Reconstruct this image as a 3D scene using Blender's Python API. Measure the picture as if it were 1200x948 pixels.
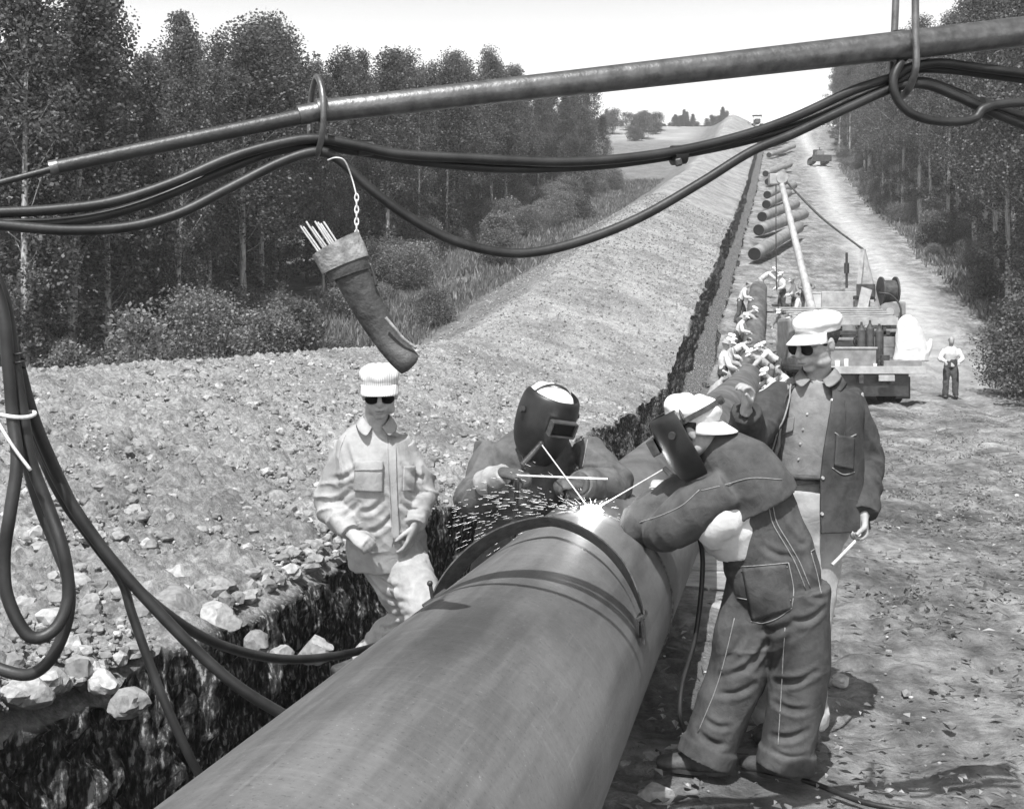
import bpy, bmesh, math, random
import numpy as np
from mathutils import Vector, Matrix, Quaternion, noise as mnoise
from mathutils.bvhtree import BVHTree

# ------------------------------------------------------------------ clean start
for o in list(bpy.data.objects):
    bpy.data.objects.remove(o, do_unlink=True)
SC = bpy.context.scene
COL = SC.collection

# ------------------------------------------------------------------ camera
CAM_Z = 1.75
F = 1400.0            # focal length in pixels of the 1200 px wide photograph
HZ = 401.0            # eye level in the photograph
K = 0.222             # the right of way runs off at x = K*y
cam_d = bpy.data.cameras.new('camera'); cam = bpy.data.objects.new('camera', cam_d); COL.objects.link(cam)
cam.location = (0, 0, CAM_Z); cam.rotation_euler = (math.radians(90), 0, 0)
cam_d.sensor_width = 36.0; cam_d.lens = 36.0 * F / 1200.0
cam_d.shift_y = (HZ - 474.0) / 1200.0
cam_d.clip_start = 0.05; cam_d.clip_end = 3000
SC.camera = cam
SC.render.resolution_x = 1024; SC.render.resolution_y = 808

# ------------------------------------------------------------------ sky and sun
SUN_EL = 58.0
sun_dir = Vector((-0.262, -1.0, 0)).normalized() * math.cos(math.radians(SUN_EL)) + Vector((0, 0, math.sin(math.radians(SUN_EL))))
W = bpy.data.worlds.new('World'); SC.world = W; W.use_nodes = True
nt = W.node_tree; nt.nodes.clear()
sky = nt.nodes.new('ShaderNodeTexSky'); sky.sky_type = 'NISHITA'; sky.sun_disc = False
sky.sun_elevation = math.radians(SUN_EL)
sky.sun_rotation = math.atan2(sun_dir.x, sun_dir.y)
sky.air_density = 1.0; sky.dust_density = 3.5; sky.ozone_density = 1.0
bw = nt.nodes.new('ShaderNodeRGBToBW'); bg = nt.nodes.new('ShaderNodeBackground'); wo = nt.nodes.new('ShaderNodeOutputWorld')
nt.links.new(sky.outputs[0], bw.inputs[0]); # hazy white sky: an added gain brightens the low band towards the horizon
tcw = nt.nodes.new('ShaderNodeTexCoord'); sx_ = nt.nodes.new('ShaderNodeSeparateXYZ'); nt.links.new(tcw.outputs['Generated'], sx_.inputs[0])
def wm_(op, a, b):
    n = nt.nodes.new('ShaderNodeMath'); n.operation = op
    for i, v in enumerate((a, b)):
        if isinstance(v, (int, float)): n.inputs[i].default_value = v
        elif v is not None: nt.links.new(v, n.inputs[i])
    return n.outputs[0]
zc_ = wm_('MAXIMUM', sx_.outputs[2], 0.0); ex_ = wm_('POWER', 2.718, wm_('MULTIPLY', wm_('POWER', wm_('DIVIDE', zc_, 0.34), 3.0), -1.0))
gain_ = wm_('ADD', wm_('MULTIPLY', ex_, 4.3), 1.0)
nt.links.new(wm_('MULTIPLY', bw.outputs[0], gain_), bg.inputs[0]); nt.links.new(bg.outputs[0], wo.inputs[0])
bg.inputs[1].default_value = 0.075
sl = bpy.data.lights.new('sun', 'SUN'); sl.energy = 4.7; sl.angle = math.radians(0.5); sl.color = (1, 1, 1)
so = bpy.data.objects.new('sun', sl); COL.objects.link(so)
so.rotation_euler = sun_dir.to_track_quat('Z', 'Y').to_euler(); so.location = (0, 0, 30)
SC.view_settings.view_transform = 'Standard'; SC.view_settings.look = 'None'
SC.view_settings.exposure = 0.50; SC.view_settings.gamma = 1.0
SC.view_settings.use_curve_mapping = False

# ------------------------------------------------------------------ helpers
def P(px, py, d):
    """the point at depth d (metres along +Y) seen at photograph pixel px, py"""
    return Vector(((px - 600) / F * d, d, CAM_Z - (py - HZ) / F * d))

def PY(px, py, z):
    """point at height z seen at that pixel"""
    d = (CAM_Z - z) * F / (py - HZ)
    return P(px, py, d)

def tag(o, label=None, cat=None, group=None, kind=None):
    if label: o['label'] = label
    if cat: o['category'] = cat
    if group: o['group'] = group
    if kind: o['kind'] = kind
    return o

def empty(name, loc, rz=0.0):
    o = bpy.data.objects.new(name, None); COL.objects.link(o)
    o.location = loc; o.rotation_euler = (0, 0, rz); o.empty_display_size = 0.1
    return o

def link(name, me, mat=None, parent=None, smooth=True, world=True):
    """link mesh; when parent given and world=True vertices are in world coordinates"""
    o = bpy.data.objects.new(name, me); COL.objects.link(o)
    if mat is not None:
        me.materials.clear(); me.materials.append(mat)
    if smooth is not None:
        me.polygons.foreach_set('use_smooth', [smooth] * len(me.polygons))
    if parent is not None:
        o.parent = parent
        if world:
            m = Matrix.Translation(parent.location) @ parent.rotation_euler.to_matrix().to_4x4()
            pp = parent.parent
            if pp is not None:
                m = (Matrix.Translation(pp.location) @ pp.rotation_euler.to_matrix().to_4x4()) @ m
            me.transform(m.inverted())
    return o

def reorigin(o, loc):
    """move a root mesh's origin to loc without moving the geometry"""
    loc = Vector(loc)
    o.data.transform(Matrix.Translation(-(loc - o.location)))
    o.location = loc
    return o

def copy_tree(o, parent=None):
    c = o.copy(); COL.objects.link(c)
    if parent is not None: c.parent = parent
    for ch in [x for x in list(COL.objects) if x.parent is o]:
        copy_tree(ch, c)
    return c

def me_from(verts, faces, name='mesh'):
    me = bpy.data.meshes.new(name)
    me.from_pydata([tuple(v) for v in verts], [], faces); me.update()
    return me

def me_np(verts, faces, name='mesh', nv=4):
    """fast mesh from numpy arrays, all faces with nv corners"""
    me = bpy.data.meshes.new(name)
    verts = np.asarray(verts, dtype=np.float32); faces = np.asarray(faces, dtype=np.int32)
    n = len(faces)
    me.vertices.add(len(verts)); me.vertices.foreach_set('co', verts.ravel())
    me.loops.add(n * nv); me.loops.foreach_set('vertex_index', faces.ravel())
    me.polygons.add(n)
    me.polygons.foreach_set('loop_start', np.arange(0, n * nv, nv, dtype=np.int32))
    me.polygons.foreach_set('loop_total', np.full(n, nv, dtype=np.int32))
    me.update(calc_edges=True); me.validate()
    return me

# ---- mesh collector for hard objects
class MB:
    def __init__(s): s.bm = bmesh.new()
    def box(s, c, size, rot=None, bevel=0.0):
        m = Matrix.Translation(Vector(c)) @ (rot.to_4x4() if rot is not None else Matrix()) @ Matrix.Diagonal((size[0], size[1], size[2], 1))
        r = bmesh.ops.create_cube(s.bm, size=1, matrix=m)
        if bevel > 0:
            es = list({e for v in r['verts'] for e in v.link_edges})
            bmesh.ops.bevel(s.bm, geom=es, offset=bevel, segments=2, affect='EDGES', profile=0.5)
        return s
    def bar(s, a, b, w, h, up=(0, 0, 1), bevel=0.0):
        a = Vector(a); b = Vector(b); t = (b - a); L = t.length; t.normalize()
        u = Vector(up); x = t.cross(u)
        if x.length < 1e-4: x = t.cross(Vector((1, 0, 0)))
        x.normalize(); u = x.cross(t).normalized()
        rot = Matrix((x, t, u)).transposed()
        return s.box((a + b) / 2, (w, L, h), rot, bevel)
    def cyl(s, a, b, r1, r2=None, seg=16, caps=True):
        a = Vector(a); b = Vector(b); r2 = r1 if r2 is None else r2
        t = b - a; q = t.to_track_quat('Z', 'Y')
        m = Matrix.Translation((a + b) / 2) @ q.to_matrix().to_4x4()
        bmesh.ops.create_cone(s.bm, cap_ends=caps, segments=seg, radius1=r1, radius2=r2, depth=t.length, matrix=m)
        return s
    def tube(s, pts, r, seg=10, closed=False):
        add_tube(s.bm, pts, r, seg, closed); return s
    def ball(s, c, r, rot=None, sub=2):
        r = (r, r, r) if not hasattr(r, '__len__') else r
        m = Matrix.Translation(Vector(c)) @ (rot.to_4x4() if rot is not None else Matrix()) @ Matrix.Diagonal((r[0], r[1], r[2], 1))
        bmesh.ops.create_icosphere(s.bm, subdivisions=sub, radius=1, matrix=m); return s
    def prism(s, pts, thick):
        """closed polygon (3D points) extruded by vector thick"""
        thick = Vector(thick); n = len(pts)
        a = [s.bm.verts.new(Vector(p)) for p in pts]; b = [s.bm.verts.new(Vector(p) + thick) for p in pts]
        s.bm.faces.new(a); s.bm.faces.new(list(reversed(b)))
        for i in range(n): s.bm.faces.new((a[i], b[i], b[(i + 1) % n], a[(i + 1) % n]))
        return s
    def mesh(s, name='mesh'):
        bmesh.ops.recalc_face_normals(s.bm, faces=s.bm.faces)
        me = bpy.data.meshes.new(name); s.bm.to_mesh(me); s.bm.free(); return me
    def build(s, name, mat, parent=None, smooth=False, world=True):
        o = link(name, s.mesh(name), mat, parent, smooth, world)
        if smooth: autosmooth(o)
        return o

def autosmooth(o, ang=40):
    me = o.data
    bm = bmesh.new(); bm.from_mesh(me)
    for e in bm.edges:
        if len(e.link_faces) == 2 and e.calc_face_angle(0) > math.radians(ang): e.smooth = False
    bm.to_mesh(me); bm.free()

def catmull(pts, n=8):
    pts = [Vector(p) for p in pts]
    if len(pts) < 3 or n <= 1: return pts
    out = []
    Q = [pts[0] * 2 - pts[1]] + pts + [pts[-1] * 2 - pts[-2]]
    for i in range(1, len(Q) - 2):
        p0, p1, p2, p3 = Q[i - 1], Q[i], Q[i + 1], Q[i + 2]
        for k in range(n):
            t = k / n
            out.append(0.5 * ((2 * p1) + (-p0 + p2) * t + (2 * p0 - 5 * p1 + 4 * p2 - p3) * t * t + (-p0 + 3 * p1 - 3 * p2 + p3) * t ** 3))
    out.append(pts[-1].copy())
    return out

def add_tube(bm, pts, r, seg=10, closed=False, flat=None):
    pts = [Vector(p) for p in pts]; n = len(pts)
    rad = r if hasattr(r, '__len__') else [r] * n
    if len(rad) != n: rad = list(np.interp(np.linspace(0, 1, n), np.linspace(0, 1, len(rad)), rad))
    rings = []; ref = None
    for i in range(n):
        if closed: t = pts[(i + 1) % n] - pts[i - 1]
        else: t = pts[min(i + 1, n - 1)] - pts[max(i - 1, 0)]
        t.normalize()
        if ref is None:
            ref = t.cross(Vector((0, 0, 1)))
            if ref.length < 0.1: ref = t.cross(Vector((1, 0, 0)))
        ref = (ref - t * ref.dot(t)).normalized(); up = t.cross(ref)
        ring = [bm.verts.new(pts[i] + (ref * math.cos(2 * math.pi * k / seg) + up * math.sin(2 * math.pi * k / seg)) * rad[i]) for k in range(seg)]
        rings.append(ring)
    m = n if closed else n - 1
    for i in range(m):
        A = rings[i]; B = rings[(i + 1) % n]
        for k in range(seg): bm.faces.new((A[k], A[(k + 1) % seg], B[(k + 1) % seg], B[k]))
    if not closed:
        bm.faces.new(list(reversed(rings[0]))); bm.faces.new(rings[-1])

def tube_obj(name, pts, r, mat, parent=None, seg=10, n=8, closed=False):
    bm = bmesh.new(); add_tube(bm, catmull(pts, n) if n > 1 else pts, r, seg, closed)
    bmesh.ops.recalc_face_normals(bm, faces=bm.faces)
    me = bpy.data.meshes.new(name); bm.to_mesh(me); bm.free()
    return link(name, me, mat, parent, True)

# ---- vectorised noise
def _hash(ix, iy, iz, seed):
    h = (ix.astype(np.int64) * 374761393 + iy.astype(np.int64) * 668265263 + iz.astype(np.int64) * 2147483647 + seed * 1274126177) & 0xFFFFFFFF
    h = ((h ^ (h >> 13)) * 1274126177) & 0xFFFFFFFF
    h = ((h ^ (h >> 16)) * 2246822519) & 0xFFFFFFFF
    return ((h ^ (h >> 15)) & 0xFFFFFF) / float(0xFFFFFF)

def vnoise(x, y, z, seed=0):
    x, y, z = np.broadcast_arrays(np.asarray(x, float), np.asarray(y, float), np.asarray(z, float))
    ix, iy, iz = np.floor(x), np.floor(y), np.floor(z)
    fx, fy, fz = x - ix, y - iy, z - iz
    u = fx * fx * fx * (fx * (fx * 6 - 15) + 10); v = fy * fy * fy * (fy * (fy * 6 - 15) + 10); w = fz * fz * fz * (fz * (fz * 6 - 15) + 10)
    r = 0
    for a in (0, 1):
        for b in (0, 1):
            for c in (0, 1):
                r = r + _hash(ix + a, iy + b, iz + c, seed) * (u if a else 1 - u) * (v if b else 1 - v) * (w if c else 1 - w)
    return r * 2 - 1

def fbm(x, y, z, octv=4, seed=0, gain=0.5):
    r = 0; a = 1.0; f = 1.0
    for i in range(octv):
        r = r + a * vnoise(x * f, y * f, z * f, seed + i * 17); a *= gain; f *= 2.03
    return r

def worley(x, y, seed=0):
    ix, iy = np.floor(x), np.floor(y); best = np.full(np.shape(x), 9.0); bid = np.zeros(np.shape(x))
    z0 = np.zeros_like(ix)
    for a in (-1, 0, 1):
        for b in (-1, 0, 1):
            cx = ix + a + _hash(ix + a, iy + b, z0, seed); cy = iy + b + _hash(ix + a, iy + b, z0 + 1, seed)
            d = np.hypot(cx - x, cy - y); m = d < best
            bid = np.where(m, _hash(ix + a, iy + b, z0 + 2, seed), bid); best = np.where(m, d, best)
    return best, bid

# ------------------------------------------------------------------ materials (a black-and-white picture: all tones neutral)
def node_mat(name):
    m = bpy.data.materials.new(name); m.use_nodes = True
    b = m.node_tree.nodes['Principled BSDF']
    return m, m.node_tree, b

def N(t, typ, **kw):
    n = t.nodes.new(typ)
    for k, v in kw.items():
        if k.startswith('_'): setattr(n, k[1:], v)
        else: n.inputs[k].default_value = v
    return n

def ramp(t, fac, stops):
    r = t.nodes.new('ShaderNodeValToRGB'); e = r.color_ramp.elements
    e[0].position, e[0].color = stops[0][0], (stops[0][1],) * 3 + (1,)
    e[1].position, e[1].color = stops[-1][0], (stops[-1][1],) * 3 + (1,)
    for p, c in stops[1:-1]:
        k = e.new(p); k.color = (c,) * 3 + (1,)
    t.links.new(fac, r.inputs[0]); return r.outputs[0]

def mat_noise(name, lo, hi, scale=8, rough=0.85, bump=0.3, bscale=60, bdist=0.01, spec=0.3, detail=6, metal=0.0, stretch=None, mid=(0.35, 0.65)):
    """mottled surface with fine relief"""
    m, t, b = node_mat(name)
    tc = N(t, 'ShaderNodeTexCoord'); mp = N(t, 'ShaderNodeMapping'); t.links.new(tc.outputs['Object'], mp.inputs[0])
    if stretch: mp.inputs['Scale'].default_value = stretch
    n1 = N(t, 'ShaderNodeTexNoise', Scale=scale, Detail=detail, Roughness=0.6); t.links.new(mp.outputs[0], n1.inputs[0])
    t.links.new(ramp(t, n1.outputs[0], [(mid[0], lo), (mid[1], hi)]), b.inputs['Base Color'])
    n2 = N(t, 'ShaderNodeTexNoise', Scale=bscale, Detail=4, Roughness=0.6); t.links.new(mp.outputs[0], n2.inputs[0])
    bp = N(t, 'ShaderNodeBump', Strength=bump, Distance=bdist); t.links.new(n2.outputs[0], bp.inputs['Height'])
    t.links.new(bp.outputs[0], b.inputs['Normal'])
    b.inputs['Roughness'].default_value = rough; b.inputs['Specular IOR Level'].default_value = spec; b.inputs['Metallic'].default_value = metal
    return m
# ------------------------------------------------------------------ terrain
_py = np.array([-40, 0, 30, 37, 43, 50, 60, 70, 79, 99, 112, 125, 144, 163, 210, 245, 258, 275, 320, 420, 700.])
_pz = np.array([0, 0, 0, 0.25, 1.2, 2.9, 4.7, 6.5, 8.6, 12.2, 14.8, 17.3, 21.5, 25.8, 36.2, 45.5, 48.4, 50.0, 51.0, 50, 45.])
_ys = np.arange(-40, 700, 0.5); _zs = np.interp(_ys, _py, _pz)
_k = np.exp(-0.5 * (np.arange(-10, 11) / 5.0) ** 2); _k /= _k.sum()
_zs = np.convolve(np.pad(_zs, 10, mode='edge'), _k, mode='valid')
def prof(y): return np.interp(y, _ys, _zs)

# cross-section of the right of way, L = metres left of the line below the camera
TR_R, TR_L, TR_D = 2.22, 3.62, 1.55
def seg(a, b, st): return list(np.linspace(a, b, max(2, int(abs(b - a) / st) + 1)))[:-1]
def build_ground():
    # (L, z) samples with zone id: 0 work strip, 1 trench, 2 spoil bank, 3 meadow
    U = []
    for L in seg(-120, -40, 4) + seg(-40, -14, 0.6) + seg(-14, -6, 0.12) + seg(-6, TR_R, 0.04): U.append((L, 0.0, 0))
    for z in seg(0, -TR_D, 0.05): U.append((TR_R + 0.08 * (-z / TR_D), z, 1))
    for L in seg(TR_R + .08, TR_L - .08, 0.07): U.append((L, -TR_D, 1))
    for z in seg(-TR_D, -0.06, 0.03): U.append((TR_L - 0.08 * (-z / TR_D), z, 1))
    bx = np.array([TR_L, 3.8, 4.3, 5.2, 7.0, 8.4, 9.2, 10.0, 11.5, 13.5, 14.5]); bz = np.array([-0.06, .03, 0.14, 0.36, 0.92, 1.30, 1.46, 1.36, 0.75, .12, 0.0])
    Ls = seg(TR_L, 14.5, 0.045)
    kk = np.interp(np.arange(TR_L - 1, 15.5, 0.045), bx, bz)
    for L in Ls: U.append((L, float(np.interp(L, bx, bz)), 2))
    for L in seg(14.5, 45, 0.25) + seg(45, 90, 1.5) + seg(90, 240, 6) + [240]: U.append((L, 0.0, 3))
    U = np.array(U)
    ys = [-30, -20, -12, -6, -3, 0, 1, 2.0]; y = 2.4
    while y < 600: ys.append(y); y += max(0.02, y * 0.0048)
    ys = np.array(ys); nu, ny = len(U), len(ys)
    L = np.broadcast_to(U[:, 0][None, :], (ny, nu)).copy(); zc = np.broadcast_to(U[:, 1][None, :], (ny, nu)).copy(); zone = np.broadcast_to(U[:, 2][None, :], (ny, nu))
    Y = np.broadcast_to(ys[:, None], (ny, nu)).copy()
    base = prof(Y)
    # bank swells and sags along its length; dies out beyond the crest
    amp = 1 + 0.10 * vnoise(Y * 0.11, 0 * Y, 3.3, 5) + 0.05 * vnoise(Y * 0.5, 0 * Y, 1.3, 6)
    grow = 1 + 0.5 * np.clip((Y - 45) / 60, 0, 1) + .35 * np.exp(-((Y - 240) / 22) ** 2)
    fade = np.clip((275 - Y) / 15, 0, 1)
    bank = (zone == 2)
    z = np.where(bank, zc * amp * grow, zc) * np.where(Y > 255, fade, 1)
    lat = L + 0.0
    # rolling ground
    roll = 0.05 * vnoise(L * .35, Y * .35, 0.0, 2) + 0.035 * fbm(L * 1.7, Y * 1.7, 0.0, 3, 8)
    right = (zone == 0)
    z = z + np.where(right, roll + 0.026 * fbm(L * 7, Y * 7, 0.0, 4, 9) * (0.7 + vnoise(L, Y, 0.0, 4)), 0)
    # ruts of the traffic
    for r0, dep in ((1.7, .05), (3.3, .08), (5.1, .08), (6.9, .06)):
        z = z - np.where(right, dep * np.exp(-((L + r0 + .35 * vnoise(Y * .09, 0 * Y, r0, 3)) / .22) ** 2), 0)
    mead = (zone == 3)
    z = z + np.where(mead, 0.22 * fbm(L * .16, Y * .16, 0.0, 4, 11) * np.clip((L - 14.5) / 3, 0, 1), 0)
    # far land to the sides
    z = z - np.clip(np.abs(L - 5) - 60, 0, 200) * 0.004 * np.clip(Y / 200, 0, 1)
    # clods on the bank: two sizes of rounded lumps plus grit
    near = np.clip(1.15 - Y / 90, 0.15, 1)
    w1, i1 = worley(L * 3.1 + .4 * vnoise(L * 4, Y * 4, 0., 1), Y * 3.1, 1); w2, i2 = worley(L * 7.5, Y * 7.5, 2); w3, i3 = worley(L * 1.3, Y * 1.3, 3)
    # stones and lumps grow towards the ditch edge
    foot = np.clip((6.2 - L) / 2.6, 0, 1)
    lump = (0.13 * i1 * np.clip(0.62 - w1, 0, 1) + 0.15 * i2 * np.clip(0.6 - w2, 0, 1)) + foot * 0.30 * i3 ** 2 * np.clip(0.6 - w3, 0, 1) + 0.05 * fbm(L * 14, Y * 14, 0.0, 3, 13) + 0.035 * fbm(L * 2.2, Y * 2.2, 0.0, 3, 14)
    blend = np.clip((L - TR_L + .1) / 0.4, 0.2, 1) * np.clip((14.5 - L) / 1.5, 0, 1)
    z = z + np.where(bank, lump * blend * near * 1.0, 0)
    # trench: ragged lips and the tooth marks of the ditching machine
    tr = (zone == 1)
    left_wall = tr & (L > TR_L - .1); right_wall = tr & (L < TR_R + .09)
    q = np.clip(-zc / 0.35, 0, 1)
    mark = 0.06 * vnoise(Y * 8, zc * 1.8, 0., 21) + 0.06 * vnoise(Y * 17, zc * 5, 0., 22) + 0.025 * vnoise(Y * 24, zc * 22, 0., 23) + .16 * vnoise(Y * 1.1, zc * .8, 0., 24)
    lat = lat + np.where(left_wall, mark, 0) - np.where(right_wall, mark, 0)
    near_r = .42 * np.clip((7.5 - Y) / 2.5, 0, 1)
    lat = lat - np.where(right_wall | (tr & (L < TR_R + .2)), near_r, 0) - np.where((zone == 0) & (L > 1.2), near_r * np.clip((L - 1.2) / (TR_R - 1.2), 0, 1), 0)
    lip = (0.10 * vnoise(Y * 1.1, 0 * Y, 0., 24) + 0.07 * fbm(Y * 3.1, 0 * Y, .0, 3, 25))
    edge = bank * np.clip(1 - (L - TR_L) / .5, 0, 1)
    lat = lat + lip * edge * np.clip((14. - Y) / 10 + 1, .3, 1)
    lipz = 0.10 * fbm(Y * 1.4, 0 * Y, 5.0, 3, 27)
    z = z + (lipz * edge) + np.where(left_wall, lipz * np.clip(1 + zc / .5, 0, 1), 0)
    z = z + np.where(tr & (zc <= -TR_D + .001), .10 * fbm(L * 3, Y * 3, 0., 3, 28), 0)
    # the ground between ditch and pipe falls away a little
    X = K * Y - lat; Z = base + z
    verts = np.stack([X, Y, Z], -1).reshape(-1, 3)
    idx = np.arange(ny * nu).reshape(ny, nu)
    # tone masks
    grassR = np.clip((-L - 8.3 - 1.5 * vnoise(Y * .12, 0 * Y, 0., 31)) / 1.5, 0, 1) + 0.0
    grassL = np.clip((L - (12.6 - 2.5 * np.clip((Y - 33) / 12, 0, 1)) + .8 * vnoise(Y * .2, L * .3, 0., 33)) / 1.2, 0, 1)
    grass = np.clip(np.where(L > 5, grassL, grassR), 0, 1)
    field = np.clip((Y - 212) / 14, 0, 1) * np.clip((L - 14) / 4, 0, 1)
    track = np.exp(-((L + 5.6 + .5 * vnoise(Y * .07, 0 * Y, 0., 35)) / 1.25) ** 2) * np.clip((Y - 30) / 20, 0, 1) * right
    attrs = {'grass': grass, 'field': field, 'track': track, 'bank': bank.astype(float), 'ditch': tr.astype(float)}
    M = MAT['ground']
    zone_names = {0: 'ground', 1: 'trench', 2: 'spoil_bank', 3: 'meadow'}
    zcol = U[:, 2].astype(int)
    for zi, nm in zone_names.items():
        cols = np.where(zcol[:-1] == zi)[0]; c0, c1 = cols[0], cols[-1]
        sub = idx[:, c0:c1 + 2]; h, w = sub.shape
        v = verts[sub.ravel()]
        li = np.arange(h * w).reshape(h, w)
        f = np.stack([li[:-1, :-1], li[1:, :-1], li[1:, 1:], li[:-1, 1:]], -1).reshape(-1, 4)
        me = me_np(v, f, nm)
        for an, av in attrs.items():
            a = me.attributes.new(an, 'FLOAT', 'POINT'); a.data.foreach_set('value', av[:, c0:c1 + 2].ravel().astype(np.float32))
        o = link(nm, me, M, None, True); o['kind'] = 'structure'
    return lambda Lq, yq: None

def ground_material():
    m, t, b = node_mat('earth')
    tc = N(t, 'ShaderNodeNewGeometry'); pos = tc.outputs['Position']
    def at(n): a = N(t, 'ShaderNodeAttribute'); a.attribute_name = n; return a.outputs['Fac']
    def nz(s, d=6, r=.6, v=None):
        n = N(t, 'ShaderNodeTexNoise', Scale=s, Detail=d, Roughness=r); t.links.new(v or pos, n.inputs['Vector']); return n.outputs[0]
    def mix(f, a, c, bt='MIX'):
        n = t.nodes.new('ShaderNodeMixRGB'); n.blend_type = bt
        if isinstance(f, float): n.inputs[0].default_value = f
        else: t.links.new(f, n.inputs[0])
        t.links.new(a, n.inputs[1]); t.links.new(c, n.inputs[2]); return n.outputs[0]
    soil = mix(0.5, ramp(t, nz(1.1, 8), [(.40, .12), (.62, .35)]), ramp(t, nz(9, 8, .7), [(.38, .09), (.64, .42)]))
    vor = N(t, 'ShaderNodeTexVoronoi', Scale=7.5); t.links.new(pos, vor.inputs['Vector'])
    bankc = mix(0.5, ramp(t, nz(16, 6, .75), [(.36, .10), (.5, .31), (.64, .62)]), ramp(t, nz(2.0, 6), [(.35, .23), (.65, .42)]))
    vv = ramp(t, vor.outputs['Color'], [(0.0, .62), (.55, 1.0), (1.0, 1.25)])
    bankc = mix(0.5, bankc, vv, 'MULTIPLY')
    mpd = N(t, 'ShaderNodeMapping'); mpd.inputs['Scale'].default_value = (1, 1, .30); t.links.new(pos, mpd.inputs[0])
    ditch = ramp(t, nz(34, 4, .6, mpd.outputs[0]), [(.42, .035), (.56, .12), (.64, .5)])  # bright specks paint sunlit clods into the dark wall colour
    grassc = mix(.5, ramp(t, nz(.7, 8), [(.36, .09), (.64, .22)]), ramp(t, nz(5, 6), [(.35, .08), (.65, .24)]))
    fieldc = ramp(t, nz(.15, 6), [(.35, .24), (.65, .36)])
    bankc = mix(.9, bankc, ramp(t, nz(.45, 5, .65), [(.36, .58), (.62, 1.05)]), 'MULTIPLY')
    mps = N(t, 'ShaderNodeMapping'); mps.inputs['Rotation'].default_value = (0, 0, math.atan(K)); mps.inputs['Scale'].default_value = (1, .12, 1); t.links.new(pos, mps.inputs[0])
    soil = mix(.85, soil, ramp(t, nz(1.6, 6, .65, mps.outputs[0]), [(.38, .52), (.5, .95), (.64, 1.25)]), 'MULTIPLY')
    soil = mix(.8, soil, ramp(t, nz(.7, 7, .7), [(.38, .6), (.56, 1.1)]), 'MULTIPLY')
    trk = ramp(t, nz(1.5, 8), [(.35, .30), (.65, .50)])
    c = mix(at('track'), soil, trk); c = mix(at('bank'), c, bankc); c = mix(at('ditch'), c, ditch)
    c = mix(at('grass'), c, grassc); c = mix(at('field'), c, fieldc)
    t.links.new(c, b.inputs['Base Color'])
    bp = N(t, 'ShaderNodeBump', Strength=1.0, Distance=0.045); t.links.new(nz(22, 8, .7), bp.inputs['Height'])
    t.links.new(bp.outputs[0], b.inputs['Normal'])
    b.inputs['Roughness'].default_value = .95; b.inputs['Specular IOR Level'].default_value = .15
    return m
MAT = {}
MAT['ground'] = ground_material()
build_ground()
def gz(L, y): return float(prof(y))

# ------------------------------------------------------------------ loose stones and clods
def clods(name, n, fy, fL, size, zf, mat, seed, label, flat=0.7, sub=1):
    rng = np.random.default_rng(seed)
    bm = bmesh.new(); bmesh.ops.create_icosphere(bm, subdivisions=sub, radius=1)
    bv = np.array([v.co[:] for v in bm.verts]); bf = np.array([[v.index for v in f.verts] for f in bm.faces]); bm.free()
    y = fy(rng, n); L = fL(rng, n, y); s = size(rng, n, y, L)
    V = np.repeat(bv[None], n, 0) * (1 + .5 * (rng.random((n, len(bv), 1)) - .5))
    V = V * (s[:, None, None] * np.stack([.7 + .6 * rng.random(n), .7 + .6 * rng.random(n), flat * (.6 + .6 * rng.random(n))], -1)[:, None, :])
    a = rng.random(n) * 6.28; ca, sa = np.cos(a)[:, None], np.sin(a)[:, None]
    X = V[..., 0] * ca - V[..., 1] * sa; Yy = V[..., 0] * sa + V[..., 1] * ca
    V = np.stack([X, Yy, V[..., 2]], -1)
    c = np.stack([K * y - L, y, zf(L, y) + s * .2], -1)
    V = (V + c[:, None, :]).reshape(-1, 3)
    Fc = (bf[None] + (np.arange(n) * len(bv))[:, None, None]).reshape(-1, 3)
    me = me_np(V, Fc, name, 3)
    o = link(name, me, mat, None, False); tag(o, label, 'stones', None, 'stuff'); return o
_bx = np.array([TR_L, 3.8, 4.3, 5.2, 7.0, 8.4, 9.2, 10.0, 11.5, 13.5, 14.5]); _bz = np.array([-0.06, .03, 0.14, 0.36, 0.92, 1.30, 1.46, 1.36, 0.75, .12, 0.0])
def bank_z(L, y):
    amp = 1 + 0.10 * vnoise(y * 0.11, 0 * y, 3.3, 5) + 0.05 * vnoise(y * 0.5, 0 * y, 1.3, 6)
    return prof(y) + np.interp(L, _bx, _bz) * amp * (1 + 0.5 * np.clip((y - 45) / 60, 0, 1))
def rock_mat(name, lo, hi):
    m, t, b = node_mat(name)
    g = N(t, 'ShaderNodeNewGeometry')
    r1 = ramp(t, g.outputs['Random Per Island'], [(0.0, lo), (.75, (lo + hi) / 2), (1.0, hi)])
    n = N(t, 'ShaderNodeTexNoise', Scale=25, Detail=6); t.links.new(g.outputs['Position'], n.inputs['Vector'])
    mx = t.nodes.new('ShaderNodeMixRGB'); mx.blend_type = 'MULTIPLY'; mx.inputs[0].default_value = .8
    t.links.new(r1, mx.inputs[1]); t.links.new(ramp(t, n.outputs[0], [(.3, .55), (.6, 1.1)]), mx.inputs[2]); t.links.new(mx.outputs[0], b.inputs['Base Color'])
    bp = N(t, 'ShaderNodeBump', Strength=.6, Distance=.02); t.links.new(n.outputs[0], bp.inputs['Height']); t.links.new(bp.outputs[0], b.inputs['Normal'])
    b.inputs['Roughness'].default_value = .95; b.inputs['Specular IOR Level'].default_value = .15
    return m
MAT['clod'] = rock_mat('dry clay clods', .17, .44); MAT['stone'] = rock_mat('pale stones', .30, .46)
MAT['litter_stone'] = rock_mat('small stones', .13, .45)
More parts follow.
